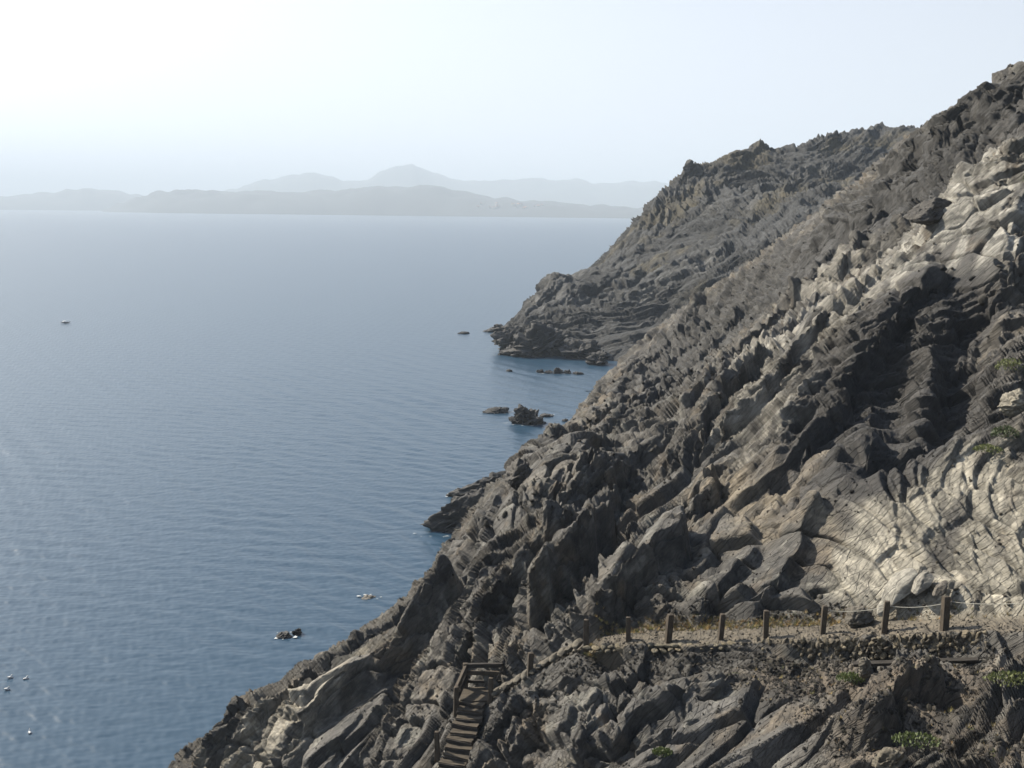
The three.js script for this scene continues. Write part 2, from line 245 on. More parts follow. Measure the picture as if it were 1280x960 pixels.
// the same in three dimensions
function h3(x, y, z, s) { let h = Math.imul(x, 374761393) ^ Math.imul(y, 668265263) ^ Math.imul(z, 1440662683) ^ Math.imul(s, 0x5bd1e995); h = Math.imul(h ^ (h >>> 13), 1274126177); h ^= h >>> 16; return Math.imul(h, 0x85ebca6b) >>> 0; }
function blocks(a, b, c, seed, bias, soft) {
  const ia = Math.floor(a - 0.5), ib = Math.floor(b - 0.5), ic = Math.floor(c - 0.5);
  let d1 = 9, d2 = 9, k1 = 0, k2 = 0, da1 = 0, db1 = 0, da2 = 0, db2 = 0;
  for (let k = 0; k < 2; k++) for (let j = 0; j < 2; j++) for (let i = 0; i < 2; i++) {
    const h = h3(ia + i, ib + j, ic + k, seed), da = a - ia - i - 0.12 - (h & 1023) / 1344, db = b - ib - j - 0.12 - ((h >>> 10) & 1023) / 1344, dc = c - ic - k - 0.12 - ((h >>> 20) & 1023) / 1344;
    const d = da * da + db * db + dc * dc;
    if (d < d1) { d2 = d1; k2 = k1; da2 = da1; db2 = db1; d1 = d; k1 = h; da1 = da; db1 = db; } else if (d < d2) { d2 = d; k2 = h; da2 = da; db2 = db; }
  }
  const val = (h, da, db) => { const g = Math.imul(h ^ (h >>> 15), 0x2c1b3c6d) >>> 0; return ((g & 255) / 255 - 0.5) * 1.0 + db * (bias + (((g >>> 8) & 255) / 255 - 0.5) * 0.8) + da * (((g >>> 16) & 255) / 255 - 0.5) * 0.8; };
  cell.d = Math.sqrt(d1); cell.edge = Math.sqrt(d2) - cell.d; cell.tone = ((Math.imul(k1, 0x9e3779b1) >>> 8) & 1023) / 1023;
  const v1 = val(k1, da1, db1), q = 1 - sstep(0, soft, cell.edge);
  cell.v = q > 0 ? v1 + (val(k2, da2, db2) - v1) * 0.5 * q : v1;
}
// large beds, raised above the ground in plan
function beds(x, y, z, rough, scale) {
  const a0 = x * FT.x + y * FT.y + z * FT.z, b0 = x * FS.x + y * FS.y + z * FS.z;
  const b = b0 + fbm(a0 * 0.07 / scale, b0 * 0.12 / scale, 3.3, 2) * 2.2 * scale, a = a0 + noise(a0 * 0.05 / scale + 9, b0 * 0.1 / scale, 1.7) * 4 * scale;
  let d = 0;
  slabs(a / (15 * scale), b / (4.4 * scale), 11, 0.65, 0.2); d += BED[0] * scale * rough * cell.v;
  slabs(a / (6 * scale) + 0.15 * noise(a * 0.3 / scale, b / scale, 5), b / (1.9 * scale), 28, 0.6, 0.2); d += BED[1] * scale * rough * cell.v * (0.25 + 1.3 * sstep(-0.4, 0.4, noise(a * 0.06 / scale, b * 0.1 / scale, 8.8)));
  return d + fbm(x * 0.3 / scale, y * 0.3 / scale, z * 0.3 / scale, 2) * 0.25 * scale * rough;
}
const BED = [1.0, 0.34];
const OCTAVES = [[3.6, 1.8, 1.9, 0.62, 0.6], [1.7, 0.68, 0.75, 0.3, 0.75], [0.72, 0.27, 0.3, 0.125, 0.75], [0.32, 0.12, 0.13, 0.05, 0.6]];
const rock = { d: 0, tone: 0 };
// relief of broken rock at (x, y, z); px is the size of the finest detail worth building there
function broken(x, y, z, px, rough, rubble, scale, crag = 1) {
  let a = x * FT.x + y * FT.y + z * FT.z, b = x * FS.x + y * FS.y + z * FS.z, c = x * FN.x + y * FN.y + z * FN.z;
  const w1 = noise(a * 0.08 / scale, b * 0.2 / scale, c * 0.2 / scale), w2 = noise(a * 0.1 / scale + 9, b * 0.2 / scale, c * 0.2 / scale);
  const tw = 0.55 * noise(x * 0.045 / scale + 2, y * 0.045 / scale, z * 0.045 / scale + 6), ct = Math.cos(tw), st = Math.sin(tw), a0 = a;   // the beds swing and thin along the slope
  a = a0 * ct - b * st; b = a0 * st + b * ct;
  b += w1 * 1.6 * scale + 0.9 * scale * noise(b * 0.35 / scale, a * 0.06 / scale, 4.4); a += w2 * 2 * scale; c += w2 * 0.8 * scale;
  let d = 0, tone = 0;
  const wear = sstep(-0.45, 0.4, noise(a * 0.11 / scale + 3, b * 0.3 / scale + 7, c * 0.3 / scale) + 0.6 * w1);   // some beds are worn smooth, others shattered
  for (let o = 0; o < OCTAVES.length; o++) {
    const O = OCTAVES[o], f = sstep(1.8, 3.6, (O[1] * scale) / px);
    if (f <= 0) break;
    const ww = 0.07 * noise(a / (O[0] * scale) * 1.9 + o * 3.3, b / (O[1] * scale) * 0.9, c / (O[2] * scale) * 0.9 + o);
    blocks(a / (O[0] * scale) + ww, b / (O[1] * scale) + ww, c / (O[2] * scale) - ww, 11 + o * 17, O[4], 0.07);
    d += O[3] * scale * f * (0.12 + 0.88 * rough) * (o === 0 ? crag : 0.14 + 1.05 * wear) * (cell.v - 0.8 * (1 - sstep(0, 0.09, cell.edge)));
    tone += f * (cell.tone - 0.5) * (o === 0 ? 0.5 : 0.6);
  }
  if (rubble > 0.01) for (let o = 0; o < 3; o++) {
    const l = [1.5, 0.7, 0.32][o] * scale, f = sstep(0.9, 2.2, l / px); if (f <= 0) break;
    blocks(x / l + w1, y / l + w2, z / l - w1, 91 + o * 13, 0.3, 0.1);
    d += rubble * f * l * (0.55 * (0.5 - Math.min(1, cell.d)) + 0.3 * cell.v);
    tone += rubble * (cell.tone - 0.5) * 0.7;
  }
  rock.d = d; rock.tone = tone;
}

// share of a mapped patch at (x, z), with a ragged edge
function patch(L, x, z, soft) {
  if (farFrom(L, x, z, soft)) return 0;
  let inside = false, best = 1e9;
  for (let i = 0, j = L.length - 1; i < L.length; j = i++) {
    const [xi, zi] = L[i], [xj, zj] = L[j];
    if (zi > z !== zj > z && x < ((xj - xi) * (z - zi)) / (zj - zi) + xi) inside = !inside;
    const dx = xj - xi, dz = zj - zi, t = clamp(((x - xi) * dx + (z - zi) * dz) / (dx * dx + dz * dz), 0, 1);
    best = Math.min(best, (x - xi - dx * t) ** 2 + (z - zi - dz * t) ** 2);
  }
  const d = Math.sqrt(best) * (inside ? 1 : -1);
  return sstep(-soft, soft, d);
}

// one sheet of ground, finest where it can be seen best: columns of bearing, rows stepped by how much ground they show
function groundSheet(height, az0, az1, NA, r0, r1, NR, eyeY) {
  const CA = Math.ceil(NA / 6), CR = 300, rows = [];
  for (let i = 0; i <= CA; i++) {
    const az = lerp(az0, az1, i / CA), sx = Math.sin(az), sz = -Math.cos(az), rr = [], cum = [0];
    let prev = null, ph = 0;
    for (let k = 0; k <= CR; k++) {
      const r = r0 * Math.pow(r1 / r0, k / CR), h = Math.max(-3, height(r * sx, r * sz)), al = Math.atan2(h - eyeY, r), dr = k ? Math.hypot(r - rr[k - 1], h - ph) / r : 0;
      ph = h;
      rr.push(r);
      if (k) cum.push(cum[k - 1] + Math.max(0, al - prev) * 1.0 + Math.min(0.4, Math.max(0, prev - al)) * 0.1 + 0.10 * dr);
      prev = al;
    }
    const out = new Float64Array(NR), tot = cum[CR];
    for (let k = 0, q = 0; k < NR; k++) {
      const t = (tot * k) / (NR - 1);
      while (q < CR - 1 && cum[q + 1] < t) q++;
      out[k] = lerp(rr[q], rr[q + 1], clamp((t - cum[q]) / (cum[q + 1] - cum[q] || 1), 0, 1));
    }
    rows.push(out);
  }
  for (let pass = 0; pass < 3; pass++) for (let k = 0; k < NR; k++) { let p = rows[0][k]; for (let i = 1; i < CA; i++) { const c = rows[i][k]; rows[i][k] = (p + 2 * c + rows[i + 1][k]) / 4; p = c; } }
  const X = new Float64Array(NA * NR), Z = new Float64Array(NA * NR);
  for (let i = 0; i < NA; i++) {
    const f = (i / (NA - 1)) * CA, q = Math.min(CA - 1, Math.floor(f)), t = f - q, az = lerp(az0, az1, i / (NA - 1)), sx = Math.sin(az), sz = -Math.cos(az);
    for (let k = 0; k < NR; k++) { const r = lerp(rows[q][k], rows[q + 1][k], t); X[i * NR + k] = r * sx; Z[i * NR + k] = r * sz; }
  }
  return { X, Z };
}
function sheetIndex(NA, NR, keep) {
  const idx = [];
  for (let i = 0; i + 1 < NA; i++) for (let k = 0; k + 1 < NR; k++) {
    const p = i * NR + k;
    if (keep && !keep(p) && !keep(p + 1) && !keep(p + NR) && !keep(p + NR + 1)) continue;
    idx.push(p, p + NR, p + 1, p + 1, p + NR, p + NR + 1);
  }
  return idx;
}
function normalAt(height, x, z, e, out) {
  const hx = (height(x + e, z) - height(x - e, z)) / (2 * e), hz = (height(x, z + e) - height(x, z - e)) / (2 * e);
  return out.set(-hx, 1, -hz).normalize();
}

// what the slope is made of at (x, z)
const mat4 = { rough: 1, rubble: 0, r: 0, g: 0, b: 0, soil: 0 };
function slopeMatter(x, y, z) {
  const n1 = fbm(x * 0.22, 4.4, z * 0.22, 3), n2 = fbm(x * 0.22 + 40, 8.4, z * 0.22, 3);
  const qx = x + n1 * 2.2, qz = z + n2 * 2.2;
  const graphite = patch(LITHOLOGY.graphite, qx, qz, 0.8), paleCliff = patch(LITHOLOGY.paleCliff, qx, qz, 0.8);
  const paleSpur = patch(LITHOLOGY.paleSpur, qx, qz, 1.2), tan = patch(LITHOLOGY.tanHollow, qx, qz, 1.0), black = patch(LITHOLOGY.blackRidge, qx, qz, 2), shore = patch(LITHOLOGY.shore, qx, qz, 0.8);
  let paleLow = patch(LITHOLOGY.paleLow, qx, qz, 0.5);
  if (paleLow > 0) paleLow *= sstep(0.2, 1.2, nearLine(POST_LINE, x, z, nl).s);
  let soil = patch(LITHOLOGY.soil, qx, qz, 0.8) * sstep(-0.35, 0.25, n1 + 0.5 * n2);
  let r = 0.06, g = 0.0555, b = 0.049;
  const mix = (k, R_, G_, B_) => { r = lerp(r, R_, k); g = lerp(g, G_, k); b = lerp(b, B_, k); };
  mix(sstep(0.1, 0.6, n2) * 0.7, 0.085, 0.073, 0.057);
  mix(sstep(0.15, 0.55, -n1) * 0.6, 0.0578, 0.0558, 0.053);
  const streak = fbm((x * FT.x + y * FT.y + z * FT.z) * 0.25, (x * FS.x + y * FS.y + z * FS.z) * 1.3, 2.2, 3);
  const ochre = fbm(x * 0.5 + 17, y * 0.5, z * 0.5, 4);
  mix(sstep(0.15, 0.5, ochre) * 0.45, 0.095, 0.07, 0.042);
  mix(sstep(0.25, 0.5, fbm(x * 0.9 + 5, y * 0.9, z * 0.9 + 31, 3)) * 0.5, 0.14, 0.135, 0.115);
  mix(black * 0.92, 0.019, 0.0183, 0.0175);
  mix(patch(LITHOLOGY.darkMid, qx, qz, 1.5) * 0.88, 0.03, 0.029, 0.0275);
  mix(paleSpur * sstep(-0.3, 0.3, streak + 0.7 * n2 + 0.1) * 0.9, 0.19, 0.178, 0.152);
  mix(paleCliff * sstep(-0.5, 0.2, streak + 0.5 * n1) * 0.95, 0.225, 0.214, 0.186);
  mix(tan * 0.7, 0.129, 0.105, 0.0714);
  mix(graphite * 0.92, 0.021, 0.0195, 0.0185);
  mix(paleLow * sstep(-0.8, 0.0, streak + n1 * 0.5) * 0.92, 0.2, 0.184, 0.148);
  mix(shore * sstep(-0.6, 0.1, streak), 0.224, 0.204, 0.163);
  mix(soil * 0.8, 0.068, 0.051, 0.034);
  mat4.r = r; mat4.g = g; mat4.b = b; mat4.soil = soil;
  mat4.rough = (1 - 0.3 * graphite) * (1 - 0.8 * paleLow) * (1 - 0.8 * soil) * (1 - 0.4 * tan);
  const dist = Math.hypot(x, z);
  mat4.rubble = clamp(sstep(55, 75, dist) * sstep(-0.5, 0.2, n2 + 0.3) * (1 - 0.7 * black) * (1 - paleCliff) * (1 - 0.8 * paleSpur) * 0.8 + soil * 0.5 + paleLow * 0.12 + 0.35 * sstep(0.25, 0.6, n1) * (1 - graphite) * (1 - paleLow), 0, 1);
  return mat4;
}
// height of the slope with its large beds
function slopeShape(x, z) {
  const y = slopeHeight(x, z), calm = ground.calm;
  if (y < -6) return y;
  const m = slopeMatter(x, y, z);
  return y + beds(x, y, z, m.rough, 1) * (1 - calm) * 1.15;
}
const nv = new THREE.Vector3();
// a sheet of ground: large shape first, then broken rock pushed out along its normals; matter(x, y, z) fills M and returns relief and colour
function buildGround(shape, base, reach, NA, NR, az0, az1, r0, r1, detail, settle = 2) {
  const g = groundSheet(shape, az0, az1, NA, r0, r1, NR, EYE_Y), n = NA * NR;
  const pos = new Float32Array(n * 3), out = new Float32Array(n * 3), col = new Float32Array(n * 3), uv = new Float32Array(n * 2), disp = new Float32Array(n);
  for (let i = 0; i < n; i++) { pos[i * 3] = g.X[i]; pos[i * 3 + 1] = shape(g.X[i], g.Z[i]); pos[i * 3 + 2] = g.Z[i]; }
  for (let pass = 0; pass < settle; pass++) {                    // settle steps finer than the sheet can carry
    const q = new Float32Array(n); for (let i = 0; i < n; i++) q[i] = pos[i * 3 + 1];
    for (let i = NR + 1; i < n - NR - 1; i++) pos[i * 3 + 1] = 0.25 * q[i] + 0.125 * (q[i - 1] + q[i + 1] + q[i - NR] + q[i + NR]) + 0.0625 * (q[i - NR - 1] + q[i - NR + 1] + q[i + NR - 1] + q[i + NR + 1]);
  }
  const geo = new THREE.BufferGeometry(), A = new THREE.BufferAttribute(pos, 3);
  geo.setAttribute('position', A);
  const index = new THREE.BufferAttribute(new Uint32Array(sheetIndex(NA, NR, (p) => pos[p * 3 + 1] > -2.5)), 1);
  geo.setIndex(index); geo.computeVertexNormals();
  const N = geo.attributes.normal.array, c = { d: 0, r: 0, g: 0, b: 0 };
  for (let i = 0; i < n; i++) {
    const x = pos[i * 3], y = pos[i * 3 + 1], z = pos[i * 3 + 2];
    const j = i % NR < NR - 1 ? i + 1 : i - 1, step = Math.hypot(pos[j * 3] - x, pos[j * 3 + 1] - y, pos[j * 3 + 2] - z);
    if (y > -3) detail(x, y, z, c, Math.min(step, 1.2) * 0.6); else c.d = 0;
    disp[i] = c.d; col[i * 3] = c.r; col[i * 3 + 1] = c.g; col[i * 3 + 2] = c.b;
  }
  for (let i = 0; i < n; i++) {
    const x = pos[i * 3], y = pos[i * 3 + 1], z = pos[i * 3 + 2];
    c.d = i > NR && i < n - NR - 1 ? 0.8 * disp[i] + 0.05 * (disp[i - 1] + disp[i + 1] + disp[i - NR] + disp[i + NR]) : disp[i];
    normalAt(base, x, z, reach, nv); nv.x = nv.x * 0.75 + N[i * 3] * 0.25; nv.y = nv.y * 0.75 + N[i * 3 + 1] * 0.25; nv.z = nv.z * 0.75 + N[i * 3 + 2] * 0.25;
    const X = out[i * 3] = x + nv.x * c.d, Y = out[i * 3 + 1] = y + nv.y * c.d, Z = out[i * 3 + 2] = z + nv.z * c.d;
    uv[i * 2] = (X * FT.x + Y * FT.y + Z * FT.z) / 6; uv[i * 2 + 1] = (X * FS.x + Y * FS.y + Z * FS.z - 0.9 * (X * FN.x + Y * FN.y + Z * FN.z)) / 6;
  }
  A.array.set(out); geo.deleteAttribute('normal');
  geo.setAttribute('color', new THREE.BufferAttribute(col, 3));
  geo.setAttribute('uv', new THREE.BufferAttribute(uv, 2));
  geo.computeVertexNormals();
  return geo;
}

// ---------------------------------------------------------------- rock material
function grainTexture(size, fn, srgb) {
  const d = new Uint8Array(size * size * 4);
  for (let j = 0; j < size; j++) for (let i = 0; i < size; i++) { const v = clamp(fn(i / size, j / size), 0, 1) * 255; const k = (j * size + i) * 4; d[k] = d[k + 1] = d[k + 2] = v; d[k + 3] = 255; }
  const t = new THREE.DataTexture(d, size, size);
  t.wrapS = t.wrapT = THREE.RepeatWrapping; t.magFilter = THREE.LinearFilter; t.minFilter = THREE.LinearMipmapLinearFilter; t.generateMipmaps = true;
  if (srgb) t.colorSpace = THREE.SRGBColorSpace;
  t.needsUpdate = true;
  return t;
}
const ring = (u, v, fu, fv, n, s) => { // noise that repeats over the unit square
  const a = u * fu, b = v * fv, f = (x, y) => fbm(x, y, s, n), wu = u, wv = v;
  return lerp(lerp(f(a, b), f(a - fu, b), wu), lerp(f(a, b - fv), f(a - fu, b - fv), wu), wv);
};
// split rock: tilted chips in a jittered lattice that repeats over the unit square; height in h, mineral tone in t
const chip = { h: 0, t: 0 };
function chips(u, v, gu, gv, seed) {
  const a = u * gu, b = v * gv, ia = Math.floor(a), ib = Math.floor(b);
  let d1 = 9, d2 = 9, ca = 0, cb = 0, da = 0, db = 0;
  for (let j = -1; j < 2; j++) for (let i = -1; i < 2; i++) {
    const wa = (ia + i + gu) % gu, wb = (ib + j + gv) % gv, ea = a - ia - i - h2(wa, wb, seed), eb = b - ib - j - h2(wa, wb, seed + 1), d = ea * ea + eb * eb;
    if (d < d1) { d2 = d1; d1 = d; ca = wa; cb = wb; da = ea; db = eb; } else if (d < d2) d2 = d;
  }
  chip.t = h2(ca, cb, seed + 2);
  chip.h = 0.5 * (h2(ca, cb, seed + 3) - 0.5) + db * (0.45 + 0.7 * (h2(ca, cb, seed + 4) - 0.5)) + da * 0.7 * (h2(ca, cb, seed + 5) - 0.5) - 0.28 * (1 - sstep(0, 0.1, Math.sqrt(d2) - Math.sqrt(d1)));
}
const CS = 1024, chipH = new Float32Array(CS * CS), chipT = new Float32Array(CS * CS);
for (let j = 0; j < CS; j++) for (let i = 0; i < CS; i++) {
  const w = 0.012 * ring(i / CS, j / CS, 9, 9, 3, 2.7), u = (i / CS + w + 1) % 1, v = (j / CS + w + 1) % 1, k = j * CS + i;
  for (const [gu, gv, amp, tone, seed] of [[9, 22, 1, 0.3, 5], [20, 50, 0.5, 0.35, 25], [46, 110, 0.24, 0.35, 45]]) { chips(u, v, gu, gv, seed); chipH[k] += amp * chip.h; chipT[k] += tone * (chip.t - 0.5); }
  chipT[k] += 0.25 * ring(i / CS, j / CS, 60, 90, 3, 6.1);
}
const at2 = (arr, u, v) => arr[Math.min(CS - 1, Math.round(v * CS)) * CS + Math.min(CS - 1, Math.round(u * CS))];
const rockGrain = grainTexture(CS, (u, v) => 0.55 + 0.3 * at2(chipH, u, v), false);
const rockTint = grainTexture(CS, (u, v) => Math.pow(clamp(0.62 + 0.5 * at2(chipT, u, v), 0.02, 1), 1 / 2.2), true);
const rockMat = new THREE.MeshStandardMaterial({ vertexColors: true, color: lin(1.22, 1.22, 1.22), roughness: 0.86, bumpMap: rockGrain, bumpScale: 0.22, map: rockTint });
const stoneMat = new THREE.MeshStandardMaterial({ vertexColors: true, color: lin(1.25, 1.25, 1.25), roughness: 0.86, bumpMap: rockGrain, bumpScale: 0.07, map: rockTint });
const far = (t) => { const c = t.clone(); c.repeat.set(0.36, 0.36); c.needsUpdate = true; return c; };
const farRockMat = new THREE.MeshStandardMaterial({ vertexColors: true, color: lin(1.25, 1.25, 1.25), roughness: 0.9, bumpMap: far(rockGrain), bumpScale: 1.3, map: far(rockTint) });

// ---------------------------------------------------------------- the near slope
let slopeGeo;
{
  const geo = buildGround(slopeShape, slopeBase, 1.5, 845, 1130, R(-22.5), R(34), 15, 200, (x, y, z, c, px) => {
    slopeHeight(x, z);
    const calm = ground.calm, path = ground.path, m = slopeMatter(x, y, z), dist = Math.max(16, Math.hypot(x, z));
    broken(x, y, z, Math.max(dist * 0.00095, px), m.rough, m.rubble * (1 - calm), 1);
    c.d = rock.d * (1 - calm * 0.85);
    const k = clamp(1 + 1.05 * rock.tone, 0.35, 2.1);
    c.r = m.r * k; c.g = m.g * k; c.b = m.b * k;
    if (path > 0) { const q = path * 0.85, s = 0.9 + 0.5 * noise(x * 4, 1, z * 4); c.r = lerp(c.r, 0.105 * s, q); c.g = lerp(c.g, 0.086 * s, q); c.b = lerp(c.b, 0.06 * s, q); }
  });
  slopeGeo = geo;
  tag(mesh('rocky_slope', geo, rockMat), 'steep slope of bedded grey schist falling to the sea, crossed by a fenced path', 'terrain', null, 'structure');
}

// ---------------------------------------------------------------- the headland across the cove
{
  const shape = (x, z) => { const y = headlandBase(x, z); return y < -6 ? y : y + beds(x, y, z, 1, 2.0) * 0.75 + fbm(x * 0.04, 1.1, z * 0.04, 2) * 2 + fbm(x * 0.11, 6.1, z * 0.11, 2) * 1.6; };
  const geo = buildGround(shape, headlandBase, 5, 560, 520, R(-3), R(31), 205, 460, (x, y, z, c, px) => {
    const n1 = fbm(x * 0.045, 2.2, z * 0.045, 3), n2 = fbm(x * 0.05 + 9, 5.2, z * 0.05, 3);
    const crag = sstep(-0.35, 0.4, fbm(x * 0.03 + 3, y * 0.06, z * 0.03, 3));
    broken(x, y, z, Math.max(0.2, px * 0.45), 0.45 + 0.95 * crag, clamp(0.2 + n2 * 0.8, 0, 0.45), 2.6, 0.8);
    c.d = rock.d;
    const k = clamp(1 + 1.0 * rock.tone, 0.35, 2.0);
    let r = 0.029, g = 0.03, b = 0.031;
    const scrub = sstep(0.0, 0.45, n1 + 0.5 * noise(x * 0.25, 3, z * 0.25)) * sstep(10, 22, y) * 0.7;
    r = lerp(r, 0.062, scrub); g = lerp(g, 0.05, scrub); b = lerp(b, 0.024, scrub);
    const pale = sstep(0.15, 0.5, n2 - n1 * 0.4) * 0.6; r = lerp(r, 0.085, pale); g = lerp(g, 0.084, pale); b = lerp(b, 0.081, pale);
    c.r = r * k; c.g = g * k; c.b = b * k;
  }, 0);
  tag(mesh('headland', geo, farRockMat), 'dark rocky headland rising across the cove', 'headland', null, 'structure');
}

// ---------------------------------------------------------------- the sea
{
  const r = rng(5), waves = [];
  for (let i = 0; i < 26; i++) { const l = 0.8 * Math.pow(5.5 / 0.8, i / 25), a = R(-66) + (r() - 0.5) * 1.3; waves.push([Math.cos(a) * 2 * Math.PI / l, Math.sin(a) * 2 * Math.PI / l, r() * 6.28, l * 0.0046 * (0.6 + 0.8 * r()), l]); }
  const az = []; for (let i = 0; i <= 460; i++) az.push(lerp(-30, 16, i / 460)); for (let i = 1; i <= 40; i++) az.push(16 + i * (314 / 40));
  const NA = az.length, rs = []; // rows stepped evenly in the angle below the horizon, then out to the horizon
  for (let k = 0; k <= 480; k++) rs.push(EYE_Y / Math.tan(lerp(R(33), R(0.35), Math.pow(k / 480, 0.93))));
  rs.push(7000, 9000, 13000, 18000); rs.unshift(4, 20, 40);
  const NR = rs.length, pos = new Float32Array(NA * NR * 3), uv = new Float32Array(NA * NR * 2);
  for (let i = 0; i < NA; i++) for (let k = 0; k < NR; k++) {
    const p = i * NR + k, a = R(az[i]), x = rs[k] * Math.sin(a), z = -rs[k] * Math.cos(a), rr = rs[k];
    const gust = 0.7 + 0.75 * fbm(x * 0.006, 1.1, z * 0.012, 3);
    const foot = Math.max(rr * 0.0016, k ? (rs[k] - rs[k - 1]) : 1) * (az[i] > 16 || rr < 50 ? 50 : 1);
    let y = 0;
    for (const [kx, kz, ph, am, l] of waves) { const f = sstep(1.3, 3, l / foot); if (f > 0) y += f * am * Math.sin(kx * x + kz * z + ph); }
    pos[p * 3] = x; pos[p * 3 + 1] = y * gust; pos[p * 3 + 2] = z; uv[p * 2] = x / 40; uv[p * 2 + 1] = z / 40;
  }
  const A = [];
  for (let i = 0; i + 1 < NA; i++) for (let k = 0; k + 1 < NR; k++) { const p = i * NR + k; A.push(p, p + 1, p + NR, p + 1, p + NR + 1, p + NR); }
  const geo = new THREE.BufferGeometry();
  geo.setAttribute('position', new THREE.BufferAttribute(pos, 3));
  geo.setAttribute('uv', new THREE.BufferAttribute(uv, 2));
  geo.setIndex(A);
  geo.computeVertexNormals();
  const comps = [];
  for (let i = 0; i < 46; i++) { const l = 0.5 * Math.pow(4.2 / 0.5, r()), a = R(-62) + (r() - 0.5) * 2.4, q = 40 / l; comps.push([Math.round(Math.cos(a) * q), Math.round(Math.sin(a) * q), r() * 6.28, l]); }
  const S = 1024, hgt = new Float32Array(S * S); let lo = 1e9, hi = -1e9;
  for (let j = 0; j < S; j++) for (let i = 0; i < S; i++) { let s = 0; for (const [p, q, ph, l] of comps) s += l * Math.sin(2 * Math.PI * (p * i + q * j) / S + ph); hgt[j * S + i] = s; lo = Math.min(lo, s); hi = Math.max(hi, s); }
  const ripple = grainTexture(S, (u, v) => (hgt[Math.round(v * S) * S + Math.round(u * S)] - lo) / (hi - lo), false);
  const water = new THREE.MeshPhysicalMaterial({ color: lin(0.02, 0.046, 0.076), roughness: 0.28, ior: 1.333, bumpMap: ripple, bumpScale: 0.11 });
  tag(mesh('sea', geo, water), 'calm rippled blue sea stretching to the hazy far shore', 'sea', null, 'structure');
}

// ---------------------------------------------------------------- hills of the far coast
function farHills(name, label, ridge, depth, seed, colour) {   // ridge: [bearing in degrees, distance, crest height]
  const NA = 220, NR = 26, pos = [], idx = [];
  for (let i = 0; i < NA; i++) {
    const f = (i / (NA - 1)) * (ridge.length - 1), q = Math.min(ridge.length - 2, Math.floor(f)), t = f - q, t2 = t * t * (3 - 2 * t);
    const az = R(lerp(ridge[q][0], ridge[q + 1][0], t)), rr = lerp(ridge[q][1], ridge[q + 1][1], t), h = lerp(ridge[q][2], ridge[q + 1][2], t2);
    for (let k = 0; k < NR; k++) {
      const s = k / (NR - 1) * 2 - 1, r = rr + s * depth, x = r * Math.sin(az), z = -r * Math.cos(az);
      const c = Math.pow(Math.max(0, 1 - s * s), 0.8), nz = fbm(x * 0.0016 + seed, 0.5, z * 0.0016, 4);
      pos.push(x, h * c * (1 + 0.28 * nz * (1 - 0.75 * (1 - Math.abs(s)))) + (c > 0 ? 26 * fbm(x * 0.006, seed, z * 0.006, 2) * c : 0) - 2, z);
    }
  }
  for (let i = 0; i + 1 < NA; i++) for (let k = 0; k + 1 < NR; k++) { const p = i * NR + k; idx.push(p, p + 1, p + NR, p + 1, p + NR + 1, p + NR); }
  const geo = new THREE.BufferGeometry();
  geo.setAttribute('position', new THREE.Float32BufferAttribute(pos, 3)); geo.setIndex(idx); geo.computeVertexNormals();
  return tag(mesh(name, geo, new THREE.MeshStandardMaterial({ color: colour, roughness: 1 })), label, 'hills', null, 'structure');
}
farHills('far_hills', 'lowest pale hills at the open end of the far coast', [[-31.51, 9500, 68], [-28.81, 9500, 93], [-26.70, 9500, 104], [-24.50, 9500, 135], [-23.37, 9500, 158], [-22.79, 9500, 186], [-21.44, 9500, 176], [-20.48, 9500, 137], [-19.10, 9500, 92], [-17.51, 9500, 11]], 900, 3.1, lin(0.035, 0.042, 0.045));
const shoreRidge = farHills('far_hills', 'long dark wooded ridge along the far shore of the bay', [[-21.97, 7300, 2], [-21.09, 7200, 50], [-20.09, 7000, 96], [-19.08, 6800, 126], [-17.47, 6600, 125], [-14.98, 6400, 126], [-13.08, 6300, 132], [-10.72, 6200, 138], [-7.66, 6000, 148], [-4.56, 5900, 154], [-3.00, 5800, 122], [-0.99, 5700, 92], [1.71, 5600, 72], [4.40, 5500, 56], [7.07, 5400, 41], [11.45, 5300, 37]], 700, 7.7, lin(0.035, 0.042, 0.045));
farHills('far_hills', 'tallest pale mountain with a broad summit behind the far shore', [[-16.66, 11000, 138], [-15.40, 11000, 215], [-13.71, 11000, 293], [-11.91, 11000, 355], [-11.13, 11000, 390], [-10.19, 11000, 360], [-9.41, 11000, 312], [-8.32, 11000, 315], [-7.21, 11000, 426], [-6.33, 11000, 470], [-5.71, 11000, 496], [-5.09, 11000, 464], [-4.34, 11000, 399], [-3.00, 11000, 326], [-1.35, 11000, 338], [0.12, 11000, 332], [1.11, 11000, 367], [2.14, 11000, 335], [3.47, 11000, 345], [4.81, 11000, 305], [6.58, 11000, 332], [7.68, 11000, 342], [8.78, 11000, 301], [11.38, 11000, 320], [15.61, 11000, 322], [21.64, 11000, 283]], 1700, 1.9, lin(0.035, 0.045, 0.042));


// ---------------------------------------------------------------- things on the slope
const SP = slopeGeo.attributes.position.array, SN = slopeGeo.attributes.normal.array, SCOUNT = SP.length / 3;
// highest point of the built slope within `reach` of (x, z)
function topAt(x, z, reach = 0.08) {
  let y = -1e9, bd = 1e9, by = 0;
  for (let i = 0; i < SCOUNT; i++) { const dx = SP[i * 3] - x, dz = SP[i * 3 + 2] - z, d = dx * dx + dz * dz; if (d < reach * reach && SP[i * 3 + 1] > y) y = SP[i * 3 + 1]; if (d < bd) { bd = d; by = SP[i * 3 + 1]; } }
  return y > -1e8 ? y : by;
}
